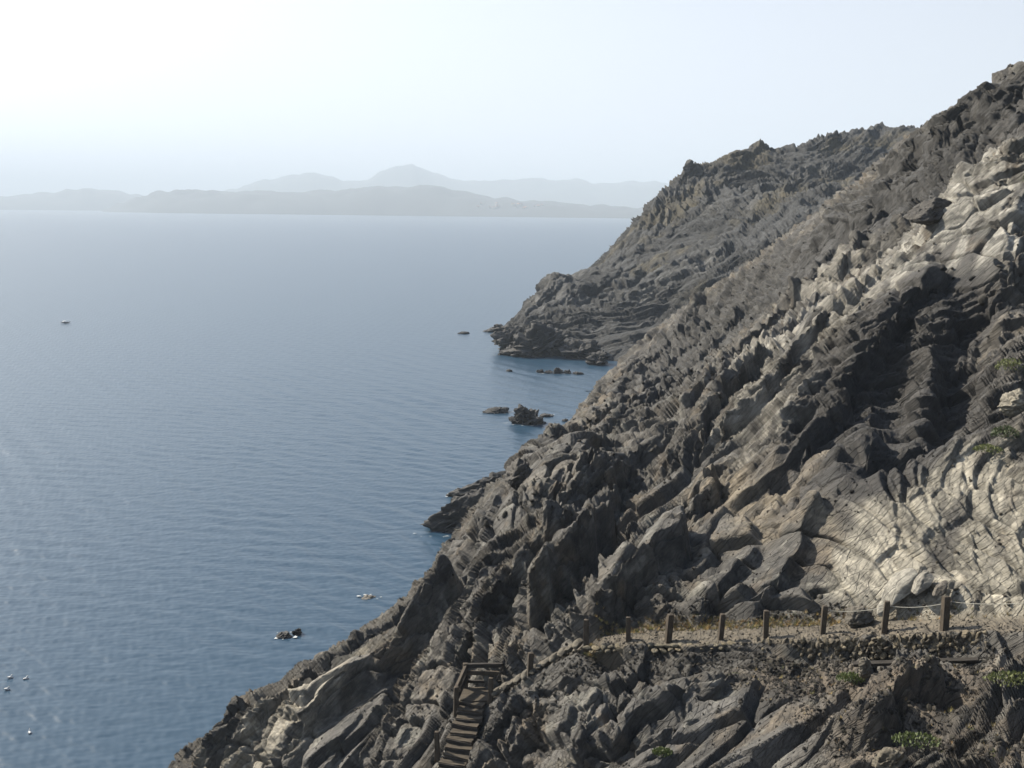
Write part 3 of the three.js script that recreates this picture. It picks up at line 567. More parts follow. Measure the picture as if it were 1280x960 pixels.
// angular rock: a lump cut by random planes, roughened
function rockGeometry(seed, sx, sy, sz, o = {}) {
  const r = rng(seed), planes = [], geo = new THREE.IcosahedronGeometry(1, o.detail ?? 14), n = new THREE.Vector3();
  for (let i = 0; i < (o.cuts ?? 18); i++) { const z = r() * 2 - 1, a = r() * 6.283, q = Math.sqrt(1 - z * z); planes.push([q * Math.cos(a), z, q * Math.sin(a), 0.55 + r() * 0.38]); }
  const g = mergeVertices((geo.deleteAttribute('uv'), geo.deleteAttribute('normal'), geo), 1e-4), p = g.attributes.position, col = new Float32Array(p.count * 3), uv = new Float32Array(p.count * 2), c = o.colour ?? [0.085, 0.075, 0.062];
  const R3 = new THREE.Euler(o.rx ?? 0, o.ry ?? 0, o.rz ?? 0);
  for (let i = 0; i < p.count; i++) {
    n.fromBufferAttribute(p, i).normalize();
    let k = 1; for (const [a, b, d, e] of planes) { const t = n.x * a + n.y * b + n.z * d; if (t > 0.05) k = Math.min(k, e / t); }
    const m = Math.max(sx, sy, sz);
    n.multiplyScalar(k); n.x *= sx; n.y *= sy; n.z *= sz;
    blocks(n.x * 2.2 / m + seed, n.y * 4.5 / m, n.z * 2.2 / m, seed & 255, 0.5, 0.08); const d1 = cell.v, t1 = cell.tone;
    blocks(n.x * 5.5 / m + seed, n.y * 11 / m, n.z * 5.5 / m, (seed & 255) + 7, 0.4, 0.08);
    const d = (o.rough ?? 1) * Math.min(sx, sy, sz) * (0.2 * d1 + 0.13 * cell.v), kk = 1 + 0.5 * (t1 - 0.5) + 0.5 * (cell.tone - 0.5), l = n.length() || 1;
    n.multiplyScalar(1 + d / l);
    uv[i * 2] = (n.x + n.y * 0.6) / 6; uv[i * 2 + 1] = (n.z + n.y * 0.7) / 6;
    n.applyEuler(R3);
    p.setXYZ(i, n.x, n.y, n.z);
    col[i * 3] = c[0] * kk; col[i * 3 + 1] = c[1] * kk; col[i * 3 + 2] = c[2] * kk;
  }
  g.setAttribute('color', new THREE.BufferAttribute(col, 3)); g.setAttribute('uv', new THREE.BufferAttribute(uv, 2)); g.computeVertexNormals();
  return g;
}
const PALE = [0.245, 0.228, 0.19], DARK = [0.06, 0.054, 0.047], MID = [0.09, 0.079, 0.064];
function boulder(name, label, seed, [x, y, z], [sx, sy, sz], o = {}) { const m = mesh(name, rockGeometry(seed, sx, sy, sz, o), Math.max(sx, sy, sz) > 1.4 ? rockMat : stoneMat); m.position.set(x, y, z); return tag(m, label, o.category ?? 'boulder', o.group); }
const onSlope = (x, z, up) => [x, topAt(x, z, 0.25) + up, z];
boulder('boulder', 'long dark boulder perched below the pale cliff top', 41, onSlope(23.4, -57.6, 0.55), [1.5, 0.75, 1.0], { rz: 0.35, ry: 0.4, colour: DARK });
boulder('leaning_slab', 'largest pale slab leaning on the rock face behind the path', 42, [12.6, 24.0, -30.95], [0.85, 0.2, 0.5], { rz: 0.62, rx: 0.35, ry: 0.5, colour: PALE, category: 'slab', rough: 0.5 });
boulder('leaning_slab', 'narrow pale slab lying below the largest slab beside the path', 43, onSlope(12.25, -30.9, 0.1), [0.5, 0.15, 0.28], { rz: 0.5, rx: 0.3, ry: 0.6, colour: PALE, category: 'slab', rough: 0.5 });
boulder('leaning_slab', 'steeply tilted pale slab with a dark broken edge beside the path', 44, onSlope(13.15, -30.5, 0.12), [0.55, 0.2, 0.3], { rz: 0.8, rx: 0.2, ry: 0.5, colour: [0.2, 0.185, 0.155], category: 'slab', rough: 0.5 });
boulder('leaning_slab', 'small dark slab propped at the foot of the pale rock face', 45, onSlope(13.5, -30.0, 0.08), [0.35, 0.16, 0.22], { rz: 0.7, ry: 0.4, colour: MID, category: 'slab', rough: 0.6 });
boulder('boulder', 'rounded dark boulder standing on the path behind the rope', 46, onSlope(11.35, -31.0, 0.22), [0.48, 0.42, 0.42], { rz: 0.4, colour: [0.08, 0.07, 0.055] });
boulder('boulder', 'upright block with a green tuft at its side below the path', 47, onSlope(10.45, -27.7, 0.22), [0.24, 0.36, 0.24], { rz: 0.25, colour: [0.12, 0.105, 0.08] });
boulder('boulder', 'half buried brown boulder at the foot of the soil slope', 48, onSlope(9.2, -22.6, 0.12), [0.5, 0.3, 0.36], { rz: 0.3, colour: [0.1, 0.085, 0.06] });
boulder('boulder', 'dark knob of rock overhanging the cove at the spur edge', 49, onSlope(0.5, -55.4, 0.25), [0.85, 0.95, 0.9], { rz: 0.5, colour: DARK });
boulder('boulder', 'pale boulder in the hollow under the dark gully', 50, onSlope(17.7, -34.6, 0.25), [0.6, 0.5, 0.5], { colour: [0.2, 0.18, 0.14] });
boulder('rock_pinnacle', 'pointed rock pinnacle standing on the headland crest', 51, [59.8, 50.0, -352], [2.2, 4.6, 2.2], { rz: -0.2, colour: [0.06, 0.057, 0.052], category: 'rock' });
boulder('rock_pinnacle', 'squat rock leaning against the pinnacle on the headland crest', 52, [62.8, 49.2, -352], [3.2, 3.2, 2.6], { rz: 0.3, colour: [0.06, 0.057, 0.052], category: 'rock' });

// rocks standing in the sea: [label, seed, x, y, z, half sizes, tilt, colour]
for (const [label, seed, x, y, z, s, rz, ry] of [
  ['three-cornered dark sea rock, the largest one standing clear of the shore', 61, 2.6, 0.5, -168.5, [3.2, 2.3, 2.0], 0.35, 0.2],
  ['low sea rock with two humps beside the three-cornered rock', 62, -2.6, 0.1, -177.5, [2.6, 0.95, 1.5], 0.15, 0.1],
  ['flat rock barely awash between the three-cornered rock and the shore', 63, 6.2, -0.05, -174.5, [1.5, 0.45, 1.2], 0.05, 0],
  ['tiny rock tip awash closest to the rubble shore', 64, 9.2, -0.05, -170.5, [0.7, 0.35, 0.8], 0, 0],
  ['long dark fin of rock running down into the water below the spur', 65, -4.6, 1.4, -110.5, [6.4, 3.3, 3.0], 0.42, 0.15],
  ['lower rock fin with a broken tip beyond the long fin', 66, -1.6, 1.0, -122.8, [5.6, 2.8, 2.6], 0.22, 0.1],
  ['broken tip of rock at the end of the lower fin', 67, -6.6, 0.2, -123.8, [1.6, 0.8, 1.2], 0.2, 0.3],
  ['outermost stone of the low reef in the cove mouth', 68, 6.4, 0.1, -222.8, [1.0, 0.75, 0.9], 0.3, 0.3],
  ['rounded stone of the low reef next to its outermost stone', 69, 8.3, 0.05, -222.6, [1.2, 0.6, 0.9], 0.1, 0.7],
  ['tallest pointed stone in the middle of the low reef', 70, 10.4, 0.2, -222.0, [1.1, 1.2, 0.9], 0.4, 0.2],
  ['twin stone of the low reef just past its pointed stone', 71, 12.4, 0.1, -221.6, [1.1, 0.7, 0.9], 0.1, 1.2],
  ['last flat stone of the low reef on its landward end', 72, 14.6, 0.05, -221.0, [1.4, 0.5, 0.9], 0.0, 0.1],
  ['single dark rock tip outside the low reef', 73, -0.6, 0, -224.2, [0.75, 0.4, 0.7], 0, 0],
  ['small rock awash far off the headland point', 74, -14.6, 0, -293, [2.0, 0.6, 1.4], 0.1, 0],
  ['low rock lying off the side of the headland foot', 75, -2.2, 0.1, -271.5, [2.4, 0.9, 1.6], 0.1, 0.3],
  ['knobbly rock awash in open water off the bleached shore', 76, -19.3, 0.02, -80.6, [0.75, 0.42, 0.6], 0.1, 0.4],
  ['small stone awash beside the knobbly rock off the bleached shore', 77, -18.3, 0.02, -81.3, [0.45, 0.35, 0.4], 0.2, 0.9],
  ['thin pale rock awash just off the bleached shore ledge', 78, -13.4, 0, -89.4, [0.8, 0.22, 0.5], 0.05, 0.5],
  ['outermost ragged rock at the tip of the headland', 79, -4.2, 0.4, -300, [5.0, 1.9, 3.0], 0.1, 0.2],
  ['sloping rock at the waterline under the headland crag', 80, -0.9, 0.5, -250.5, [3.6, 1.5, 2.4], 0.35, 0.4],
  ['dark square block at the water where headland meets the cove', 81, 20.6, 1.0, -236.5, [3.2, 2.4, 2.6], 0.1, 0.6],
]) boulder('sea_rock', label, seed, [x, y, z], s, { rz, ry, colour: seed === 78 ? [0.2, 0.18, 0.15] : [0.042, 0.04, 0.038], category: 'sea rock', group: 'rocks standing in the sea', rough: 2.2, detail: 20 });
for (const [label, seed, x, y, z, s, rz] of [
  ['broad dark crag forming the seaward foot of the headland', 91, 7.2, 2.4, -251, [8.5, 5.4, 6.0], 0.3],
  ['horned dark crag at the outer corner of the headland foot', 92, 0.6, 2.2, -258, [4.6, 5.2, 4.0], 0.45],
  ['rubbly crag between the broad crag and the inner cove', 93, 16.2, 1.6, -246, [5.2, 3.4, 4.2], 0.1],
]) boulder('crag', label, seed, [x, y, z], s, { rz, ry: 0.3, colour: [0.05, 0.047, 0.044], category: 'crag', detail: 30, rough: 1.9 });

// ---- timber
const woodTex = grainTexture(256, (u, v) => 0.72 + 0.3 * ring(u, v, 40, 3, 4, 2.1) + 0.15 * ring(u, v, 60, 20, 2, 4.1), true);
const woodBump = grainTexture(256, (u, v) => 0.5 + 0.5 * ring(u, v, 46, 3, 3, 6.1), false);
const wood = new THREE.MeshStandardMaterial({ color: lin(0.1, 0.075, 0.05), map: woodTex, roughness: 0.9, bumpMap: woodBump, bumpScale: 0.012 });
const darkWood = new THREE.MeshStandardMaterial({ color: lin(0.042, 0.034, 0.026), map: woodTex, roughness: 0.9, bumpMap: woodBump, bumpScale: 0.012 });
// a hewn timber along y from 0 to len, bevelled and a little crooked
function timber(w, d, len, seed) {
  const r = rng(seed), b = 0.07, prof = [], segs = 8, pos = [], uv = [], idx = [];
  for (const [sx, sz] of [[1, 1], [-1, 1], [-1, -1], [1, -1]]) { const c = [sx * w / 2, sz * d / 2]; const e1 = sx * sz > 0 ? [c[0], c[1] * (1 - 2 * b)] : [c[0] * (1 - 2 * b), c[1]], e2 = sx * sz > 0 ? [c[0] * (1 - 2 * b), c[1]] : [c[0], c[1] * (1 - 2 * b)]; prof.push(e1, e2); }
  const n = prof.length, lx = (r() - 0.5) * 0.05, lz = (r() - 0.5) * 0.05;
  for (let k = 0; k <= segs; k++) { const t = k / segs, q = 1 + (r() - 0.5) * 0.07; for (let i = 0; i <= n; i++) { const [x, z] = prof[i % n], s = k === segs ? 0.9 : 1; pos.push(x * q * s + lx * t, t * len - (k === segs ? (r() * 0.02) : 0), z * q * s + lz * t); uv.push((i / n) * 0.8, t * len); } }
  for (let k = 0; k < segs; k++) for (let i = 0; i < n; i++) { const p = k * (n + 1) + i; idx.push(p, p + n + 1, p + 1, p + 1, p + n + 1, p + n + 2); }
  const top = pos.length / 3; pos.push(lx, len + 0.01, lz); uv.push(0.4, len); for (let i = 0; i < n; i++) idx.push(segs * (n + 1) + i, top, segs * (n + 1) + i + 1);
  const bot = pos.length / 3; pos.push(0, 0, 0); uv.push(0.4, 0); for (let i = 0; i < n; i++) idx.push(i + 1, bot, i);
  const g = new THREE.BufferGeometry(); g.setAttribute('position', new THREE.Float32BufferAttribute(pos, 3)); g.setAttribute('uv', new THREE.Float32BufferAttribute(uv, 2)); g.setIndex(idx);
  const f = g.toNonIndexed(); f.computeVertexNormals(); return f;
}
const steel = new THREE.MeshStandardMaterial({ color: lin(0.16, 0.12, 0.09), roughness: 0.6, metalness: 0.6 });
const eyelet = new THREE.TorusGeometry(0.05, 0.012, 6, 12);
function post(label, [x, y, z], h, seed, w = 0.17) {
  const r = rng(seed), g = thing('fence_post', label, 'fence post', [x, y - 0.35, z], 'timber fence posts');
  g.rotation.set((r() - 0.5) * 0.09, r() * 0.6 - 0.3, (r() - 0.5) * 0.1);
  mesh('shaft', timber(w, w * 0.85, h + 0.35, seed), wood, g);
  const e = mesh('rope_eyelet', eyelet, steel, g); e.position.set(w / 2 + 0.03, h + 0.35 - 0.16, 0);
  return g;
}
const POSTS = [
  ['post at the top of the stone steps where the level path begins', 2.75, -34.05, 0.92],
  ['second post along the path from the stone steps', 4.2, -33.42, 0.92],
  ['thick post with a split side, third along the path from the steps', 5.5, -32.98, 1.0],
  ['post above the dark rock hollow, fourth along the path from the steps', 7.15, -32.2, 0.95],
  ['post at the end of the bare rim, fifth along the path from the steps', 8.55, -31.6, 0.95],
  ['post where the pale rope starts, sixth along the path from the steps', 10.15, -30.8, 0.98],
  ['post in front of the leaning pale slabs', 11.75, -29.8, 1.0],
  ['double post against the bright pale rock face', 13.15, -28.7, 1.05],
  ['last post of the path, past the bright pale rock face', 15.3, -26.95, 1.0],
];
const lineY = (x, z) => nearLine(POST_LINE, x, z, nl).y;
POSTS.forEach(([label, x, z, h], i) => post(`timber ${label}`, [x, lineY(x, z), z], h, 300 + i, i === 2 || i === 7 ? 0.21 : 0.17));
// rope threaded through the eyelets
{
  const pts = [];
  for (let i = 5; i + 1 < POSTS.length; i++) {
    const a = POSTS[i], b = POSTS[i + 1], ya = lineY(a[1], a[2]) + a[3] - 0.16, yb = lineY(b[1], b[2]) + b[3] - 0.16;
    for (let k = 0; k < 10; k++) { const t = k / 10; pts.push(new THREE.Vector3(lerp(a[1], b[1], t) + 0.1, lerp(ya, yb, t) - 0.1 * 4 * t * (1 - t), lerp(a[2], b[2], t) + 0.02)); }
  }
  const L = POSTS[POSTS.length - 1]; pts.push(new THREE.Vector3(L[1] + 0.1, lineY(L[1], L[2]) + L[3] - 0.16, L[2] + 0.02));
  tag(mesh('rope', new THREE.TubeGeometry(new THREE.CatmullRomCurve3(pts), 240, 0.01, 6), new THREE.MeshStandardMaterial({ color: lin(0.3, 0.285, 0.24), roughness: 0.9 })), 'pale sagging rope threaded through the posts along the path', 'rope');
}
// ---- lower flight: timber risers holding earth treads
const earth = new THREE.MeshStandardMaterial({ color: lin(0.085, 0.067, 0.046), map: rockTint, roughness: 1, bumpMap: rockGrain, bumpScale: 0.04 });
function clod(w, h, d, seed) { // an earth tread: box with a worn, uneven top
  const g = new THREE.BoxGeometry(w, h, d, 10, 2, 5), p = g.attributes.position, u = g.attributes.uv, v = new THREE.Vector3();
  for (let i = 0; i < p.count; i++) { v.fromBufferAttribute(p, i); const k = 0.035 * fbm(v.x * 3 + seed, v.y * 3, v.z * 4 + seed, 2); p.setXYZ(i, v.x + k, v.y + (v.y > 0 ? k - 0.03 * Math.cos(v.x / w * 3) * 0.5 : 0), v.z + k * 0.6); u.setXY(i, (v.x + seed) / 3, (v.z + v.y) / 3); }
  g.computeVertexNormals(); return g;
}
{
  const sx = -1.35, sz = -35.75, dx = -0.261, dz = 0.965, run = 0.285, rise = 0.15, turn = Math.atan2(dx, dz);
  const st = thing('timber_stair', 'steep flight of timber and earth steps cut into the rock', 'staircase', [sx, 17.5, sz]);
  st.rotation.y = turn;
  const treadGeo = [0, 1, 2].map((i) => clod(0.98, 0.2, 0.33, i * 7.7)), logGeo = [0, 1, 2].map((i) => timber(0.14, 0.1, 1.02, 900 + i));
  for (let i = 0; i < 15; i++) {
    const t = mesh('step', treadGeo[i % 3], earth, st); t.position.set(((i * 37) % 5) * 0.025 - 0.05, -i * rise - 0.1 + ((i * 53) % 7) * 0.006, i * run + 0.1); t.rotation.y = ((i * 31) % 9 - 4) * 0.02; t.rotation.z = ((i * 17) % 7 - 3) * 0.012;
    const b = mesh('riser', logGeo[i % 3], darkWood, t); b.rotation.z = Math.PI / 2; b.position.set(0.51, -0.03, 0.15);
  }
  const ld = thing('stair_landing', 'small earth landing boarded round with timber at the stair bend', 'landing', [-1.2, 17.5, -36.25]);
  const floor = mesh('floor', clod(1.35, 0.24, 1.1, 31), earth, ld); floor.position.set(0, -0.07, 0);
  const board = (name, a, b, w, h, seed, mat) => { const A = new THREE.Vector3(...a), B = new THREE.Vector3(...b), m = mesh(name, timber(w, h, A.distanceTo(B), seed), mat, ld); m.position.copy(A); m.quaternion.setFromUnitVectors(new THREE.Vector3(0, 1, 0), B.clone().sub(A).normalize()); return m; };
  board('rail', [-0.52, 0.95, -0.5], [0.92, 0.98, -0.55], 0.16, 0.14, 41, darkWood);
  board('rail', [-0.5, 0.68, -0.46], [0.86, 0.64, -0.5], 0.15, 0.14, 42, wood);
  board('kerb_board', [-0.55, 0.28, -0.52], [0.9, 0.3, -0.56], 0.1, 0.12, 43, darkWood);
  board('brace', [0.95, 0.95, -0.5], [0.74, 0.55, -0.2], 0.07, 0.08, 44, wood);
  board('side_rail', [-0.5, 0.9, -0.42], [-0.78, 0.62, 0.72], 0.13, 0.2, 45, wood);
  board('side_rail', [-0.5, 0.5, -0.42], [-0.78, 0.24, 0.72], 0.09, 0.22, 46, darkWood);
  post('timber post at the back corner of the stair landing', [-1.72, 17.55, -36.75], 1.0, 401, 0.2);
  post('timber post at the head of the stair beside the side rails', [-2.02, 17.35, -35.5], 0.85, 402, 0.18);
  post('timber post between the landing and the stone steps', [-0.72, 17.65, -35.62], 0.85, 403, 0.17);
  post('timber post standing halfway up the stone steps', [0.75, 18.95, -35.05], 0.85, 404, 0.2);
  post('timber post beside the lower timber stair', [-2.62, 16.35, -34.0], 0.85, 405, 0.17);
}
// ---- upper flight of rough stone steps
{
  const a = [-0.55, 17.7, -35.95], b = [2.6, 20.6, -34.25], n = 12;
  const st = thing('stone_steps', 'short flight of rough stone steps climbing from the landing to the path', 'steps', a);
  const gs = [0, 1, 2, 3].map((i) => rockGeometry(500 + i, 0.17, 0.13, 0.45, { detail: 6, cuts: 9, colour: [0.1, 0.086, 0.064], rough: 0.7 }));
  for (let i = 0; i < n; i++) { const t = (i + 0.5) / n, m = mesh('step', gs[i % 4], stoneMat, st); m.position.set((b[0] - a[0]) * t, (b[1] - a[1]) * t + 0.04, (b[2] - a[2]) * t); m.rotation.y = -0.5 + ((i * 29) % 7) * 0.05; }
}
// ---- dry stone wall under the path and the rim stones
{
  const w = thing('dry_stone_wall', 'low dry stone wall of small brown stones holding up the path', 'wall', [8.1, 21.2, -31.75]);
  const gs = [...Array(7)].map((_, i) => rockGeometry(520 + i, 0.12, 0.085, 0.11, { detail: 4, cuts: 8, rough: 0.9, colour: [[0.105, 0.085, 0.054], [0.08, 0.066, 0.045], [0.13, 0.108, 0.072], [0.068, 0.057, 0.041]][i % 4] })), r = rng(71);
  const L = 7.0, dirx = 0.83, dirz = 0.557;
  for (let row = 0; row < 5; row++) for (let i = 0; i < 38; i++) {
    const s = (i + 0.5 * (row % 2)) * (L / 38), x = 8.1 + dirx * s, z = -31.75 + dirz * s;
    if ((row > 3 && i < 9) || (row > 4 && i > 26) || r() < 0.1) continue;
    const y = lineY(x, z) + 0.02 - row * 0.125;
    const m = mesh('stone', gs[(r() * 7) | 0], stoneMat, w); const out = 0.3 + row * 0.045 + r() * 0.05;
    m.position.set(x - 8.1 - dirz * -0.0 + 0.557 * -out * -0.0 + out * 0.5, y - 21.2 + (r() - 0.5) * 0.05, z + 31.75 + out * 0.83);
    m.rotation.set(r() * 6, r() * 6, r() * 6); m.scale.set(0.6 + r() * 0.9, 0.6 + r() * 0.7, 0.6 + r() * 0.8);
  }
  const rim = thing('path_rim', 'line of flat ochre rim stones along the bare start of the path', 'kerb', [2.7, 20.6, -34.0]);
  const gr2 = [...Array(5)].map((_, i) => rockGeometry(560 + i, 0.17, 0.07, 0.12, { detail: 4, cuts: 8, rough: 0.5, colour: [[0.13, 0.105, 0.064], [0.1, 0.085, 0.056], [0.15, 0.127, 0.085]][i % 3] }));
  for (let i = 0; i < 46; i++) {
    const s = i / 45, x = lerp(2.7, 8.6, s), z = lerp(-34.0, -31.55, s) + (r() - 0.5) * 0.1, y = lineY(x, z);
    const m = mesh('stone', gr2[(r() * 5) | 0], stoneMat, rim); m.position.set(x - 2.7 + 0.1, y - 20.6 - 0.03 - (i % 2) * 0.12, z + 34.0 + 0.22 + (i % 2) * 0.08); m.rotation.set((r() - 0.5) * 0.5, r() * 3, (r() - 0.5) * 0.5); m.scale.setScalar(0.8 + r() * 0.5);
  }
}
// ---- timbers lying on the ground
function lyingBeam(name, label, a, b, w, h, seed, mat) { const A = new THREE.Vector3(...a), B = new THREE.Vector3(...b), m = mesh(name, timber(w, h, A.distanceTo(B), seed), mat); m.position.copy(A); m.quaternion.setFromUnitVectors(new THREE.Vector3(0, 1, 0), B.clone().sub(A).normalize()); return tag(m, label, 'beam'); }
{
  const p = [[10.5, -28.75], [12.05, -28.0], [13.6, -27.35]].map(([x, z]) => [x, topAt(x, z, 0.2) - 0.01, z]);
  lyingBeam('edging_beam', 'long dark edging beam lying under the dry stone wall', [p[0][0], p[0][1], p[0][2]], [p[2][0], p[2][1], p[2][2]], 0.12, 0.14, 81, darkWood);
  const q = [[13.15, -25.2], [14.3, -24.9]].map(([x, z]) => [x, topAt(x, z, 0.2) + 0.06, z]);
  lyingBeam('fallen_beam', 'short ochre beam lying across the soil slope', q[0], q[1], 0.13, 0.12, 82, new THREE.MeshStandardMaterial({ color: lin(0.2, 0.13, 0.075), map: woodTex, roughness: 0.9, bumpMap: woodBump, bumpScale: 0.01 }));
}

// ---------------------------------------------------------------- plants
const leafMats = [[0.075, 0.1, 0.022], [0.1, 0.115, 0.028], [0.05, 0.068, 0.02]].map((c) => new THREE.MeshPhysicalMaterial({ color: lin(...c), roughness: 0.8, side: THREE.DoubleSide, transmission: 0.3, thickness: 0 }));
function tuft(seed, rx, ry, rz, n, leaf) { // many small folded leaves spread through a low cushion
  const r = rng(seed), pos = [];
  for (let i = 0; i < n; i++) {
    const a = r() * 6.283, q = Math.sqrt(r()) , x = rx * q * Math.cos(a), z = rz * q * Math.sin(a), y = ry * Math.sqrt(Math.max(0, 1 - q * q)) * (0.35 + 0.65 * r());
    const d = new THREE.Vector3(r() - 0.5, 0.25 + r() * 0.7, r() - 0.5).normalize(), s = new THREE.Vector3(r() - 0.5, (r() - 0.5) * 0.5, r() - 0.5).cross(d).normalize(), l = leaf * (0.6 + 0.8 * r()), w = l * 0.32;
    const P = (u, v) => [x + d.x * u + s.x * v, y + d.y * u + s.y * v, z + d.z * u + s.z * v];
    const A = P(0, 0), B = P(l * 0.5, w), C = P(l, 0), D = P(l * 0.5, -w);
    pos.push(...A, ...B, ...C, ...A, ...C, ...D);
  }
  const g = new THREE.BufferGeometry(); g.setAttribute('position', new THREE.Float32BufferAttribute(pos, 3)); g.computeVertexNormals(); return g;
}
const stalk = new THREE.MeshStandardMaterial({ color: lin(0.09, 0.07, 0.04), roughness: 1 });
[
  ['green cushion plant beside the upright block below the path', 10.15, -27.95, 0.42, 0.2, 0.3, 0],
  ['bright green trailing plant on the soil above the buried boulder', 10.1, -23.05, 0.62, 0.14, 0.35, 0],
  ['yellow green trailing plant beside the fallen ochre beam', 12.6, -23.5, 0.7, 0.16, 0.4, 1],
  ['round green shrub at the edge of the dark gully beside pale rock', 20.3, -40.5, 0.6, 0.5, 0.5, 1],
  ['small green bush alone in the dark gully', 16.6, -37.8, 0.38, 0.4, 0.35, 0],
  ['dark green bush under the pale boulder in the hollow', 17.2, -34.2, 0.5, 0.4, 0.4, 2],
  ['low green mat between the hollow and the pale rock', 16.5, -33.9, 0.5, 0.22, 0.4, 1],
  ['little green sprig in loose stones under the path', 4.6, -27.8, 0.3, 0.14, 0.22, 0],
  ['small green sprig under the middle of the path wall', 7.3, -30.3, 0.22, 0.12, 0.2, 1],
  ['green shrub clinging to the foot of the pale cliff', 27.4, -53.5, 0.9, 0.7, 0.7, 2],
  ['tall green shrub in a cleft of the pale cliff', 28.6, -55.2, 0.6, 0.9, 0.6, 2],
].forEach(([label, x, z, rx, ry, rz, k], i) => {
  const g = thing('wild_plant', label, 'plant', [x, topAt(x, z, 0.12) - 0.03, z], 'wild plants on the slope');
  mesh('foliage', tuft(700 + i, rx, ry, rz, 420, 0.075), leafMats[k], g);
  const st = []; for (let j = 0; j < 5; j++) { const c = new THREE.CylinderGeometry(0.006, 0.014, ry * 0.9, 5); c.translate(0, ry * 0.4, 0); c.rotateZ((j - 2) * 0.3); c.rotateY(j * 1.9); st.push(c); }
  mesh('stem', mergeGeometries(st), stalk, g);
});

// ---------------------------------------------------------------- loose stone and dry grass, too many to count
{
  const r = rng(99), M = new THREE.Matrix4(), q = new THREE.Quaternion(), v = new THREE.Vector3(), s = new THREE.Vector3(), c = new THREE.Color();
  const stone = rockGeometry(640, 1, 0.6, 0.8, { detail: 2, cuts: 10, rough: 0.5, colour: [1, 0.93, 0.82] });
  const spots = [], tufts = [];
  for (let t = 0; t < 900000 && (spots.length < 17000 || tufts.length < 1600); t++) {
    const i = (r() * SCOUNT) | 0, x = SP[i * 3], y = SP[i * 3 + 1], z = SP[i * 3 + 2], d = Math.hypot(x, z);
    if (d > 125 || y < 1 || SN[i * 3 + 1] < 0.45) continue;
    slopeHeight(x, z); const path = ground.path, calm = ground.calm, m = slopeMatter(x, y, z);
    const k = m.soil * 0.75 + m.rubble * 0.28 + (path > 0.3 ? 0.25 : 0) + (calm > 0.15 && path < 0.3 ? 0.5 : 0) + 0.03;
    if (m.r > 0.13) { if (r() < 0.85) continue; }
    if (r() < k && spots.length < 17000) spots.push([x, y, z, d, path, m.r]);
    else if (tufts.length < 1600 && r() < (path > 0.05 && path < 0.98 ? 0.7 : m.soil * 0.05)) tufts.push([x, y, z]);
  }
  const im = new THREE.InstancedMesh(stone, rockMat, spots.length);
  spots.forEach(([x, y, z, d, path, mr], i) => {
    const size = (path > 0.3 ? 0.02 + 0.04 * r() * r() : 0.028 + 0.12 * r() * r() * r()) * (d > 50 ? 2.2 : 1);
    v.set(x, y + size * 0.15, z); q.setFromEuler(new THREE.Euler(r() * 6, r() * 6, r() * 6)); s.setScalar(size);
    im.setMatrixAt(i, M.compose(v, q, s)); const b = mr * (0.6 + 1.9 * r() * r() * r()); im.setColorAt(i, c.setRGB(b * 1.05, b * (0.92 + 0.06 * r()), b * (0.7 + 0.15 * r())));
  });
  im.name = 'scree'; im.castShadow = im.receiveShadow = true; scene.add(im); tag(im, 'loose scree and gravel scattered over the slope and path', 'scree', null, 'stuff');
  const blade = []; for (let j = 0; j < 14; j++) { const a = r() * 6.28, l = 0.5 + r() * 0.5, o = [Math.cos(a) * 0.12, Math.sin(a) * 0.12], e = [Math.cos(a) * (0.2 + r() * 0.5), Math.sin(a) * (0.2 + r() * 0.5)], w = [-Math.sin(a) * 0.035, Math.cos(a) * 0.035]; blade.push(o[0] - w[0], 0, o[1] - w[1], o[0] + w[0], 0, o[1] + w[1], e[0], l, e[1]); }
  const bg = new THREE.BufferGeometry(); bg.setAttribute('position', new THREE.Float32BufferAttribute(blade, 3)); bg.computeVertexNormals();
  const gm = new THREE.InstancedMesh(bg, new THREE.MeshStandardMaterial({ color: lin(1, 1, 1), roughness: 1, side: THREE.DoubleSide }), tufts.length);
  tufts.forEach(([x, y, z], i) => { v.set(x, y - 0.01, z); q.setFromEuler(new THREE.Euler(0, r() * 6, 0)); s.setScalar(0.07 + 0.11 * r()); gm.setMatrixAt(i, M.compose(v, q, s)); gm.setColorAt(i, r() < 0.2 ? c.setRGB(0.09, 0.10, 0.03) : c.setRGB(0.22 + 0.08 * r(), 0.165 + 0.05 * r(), 0.075)); });
  gm.name = 'dry_grass'; gm.castShadow = gm.receiveShadow = true; scene.add(gm); tag(gm, 'short dry ochre grass growing along the path edge', 'grass', null, 'stuff');
}

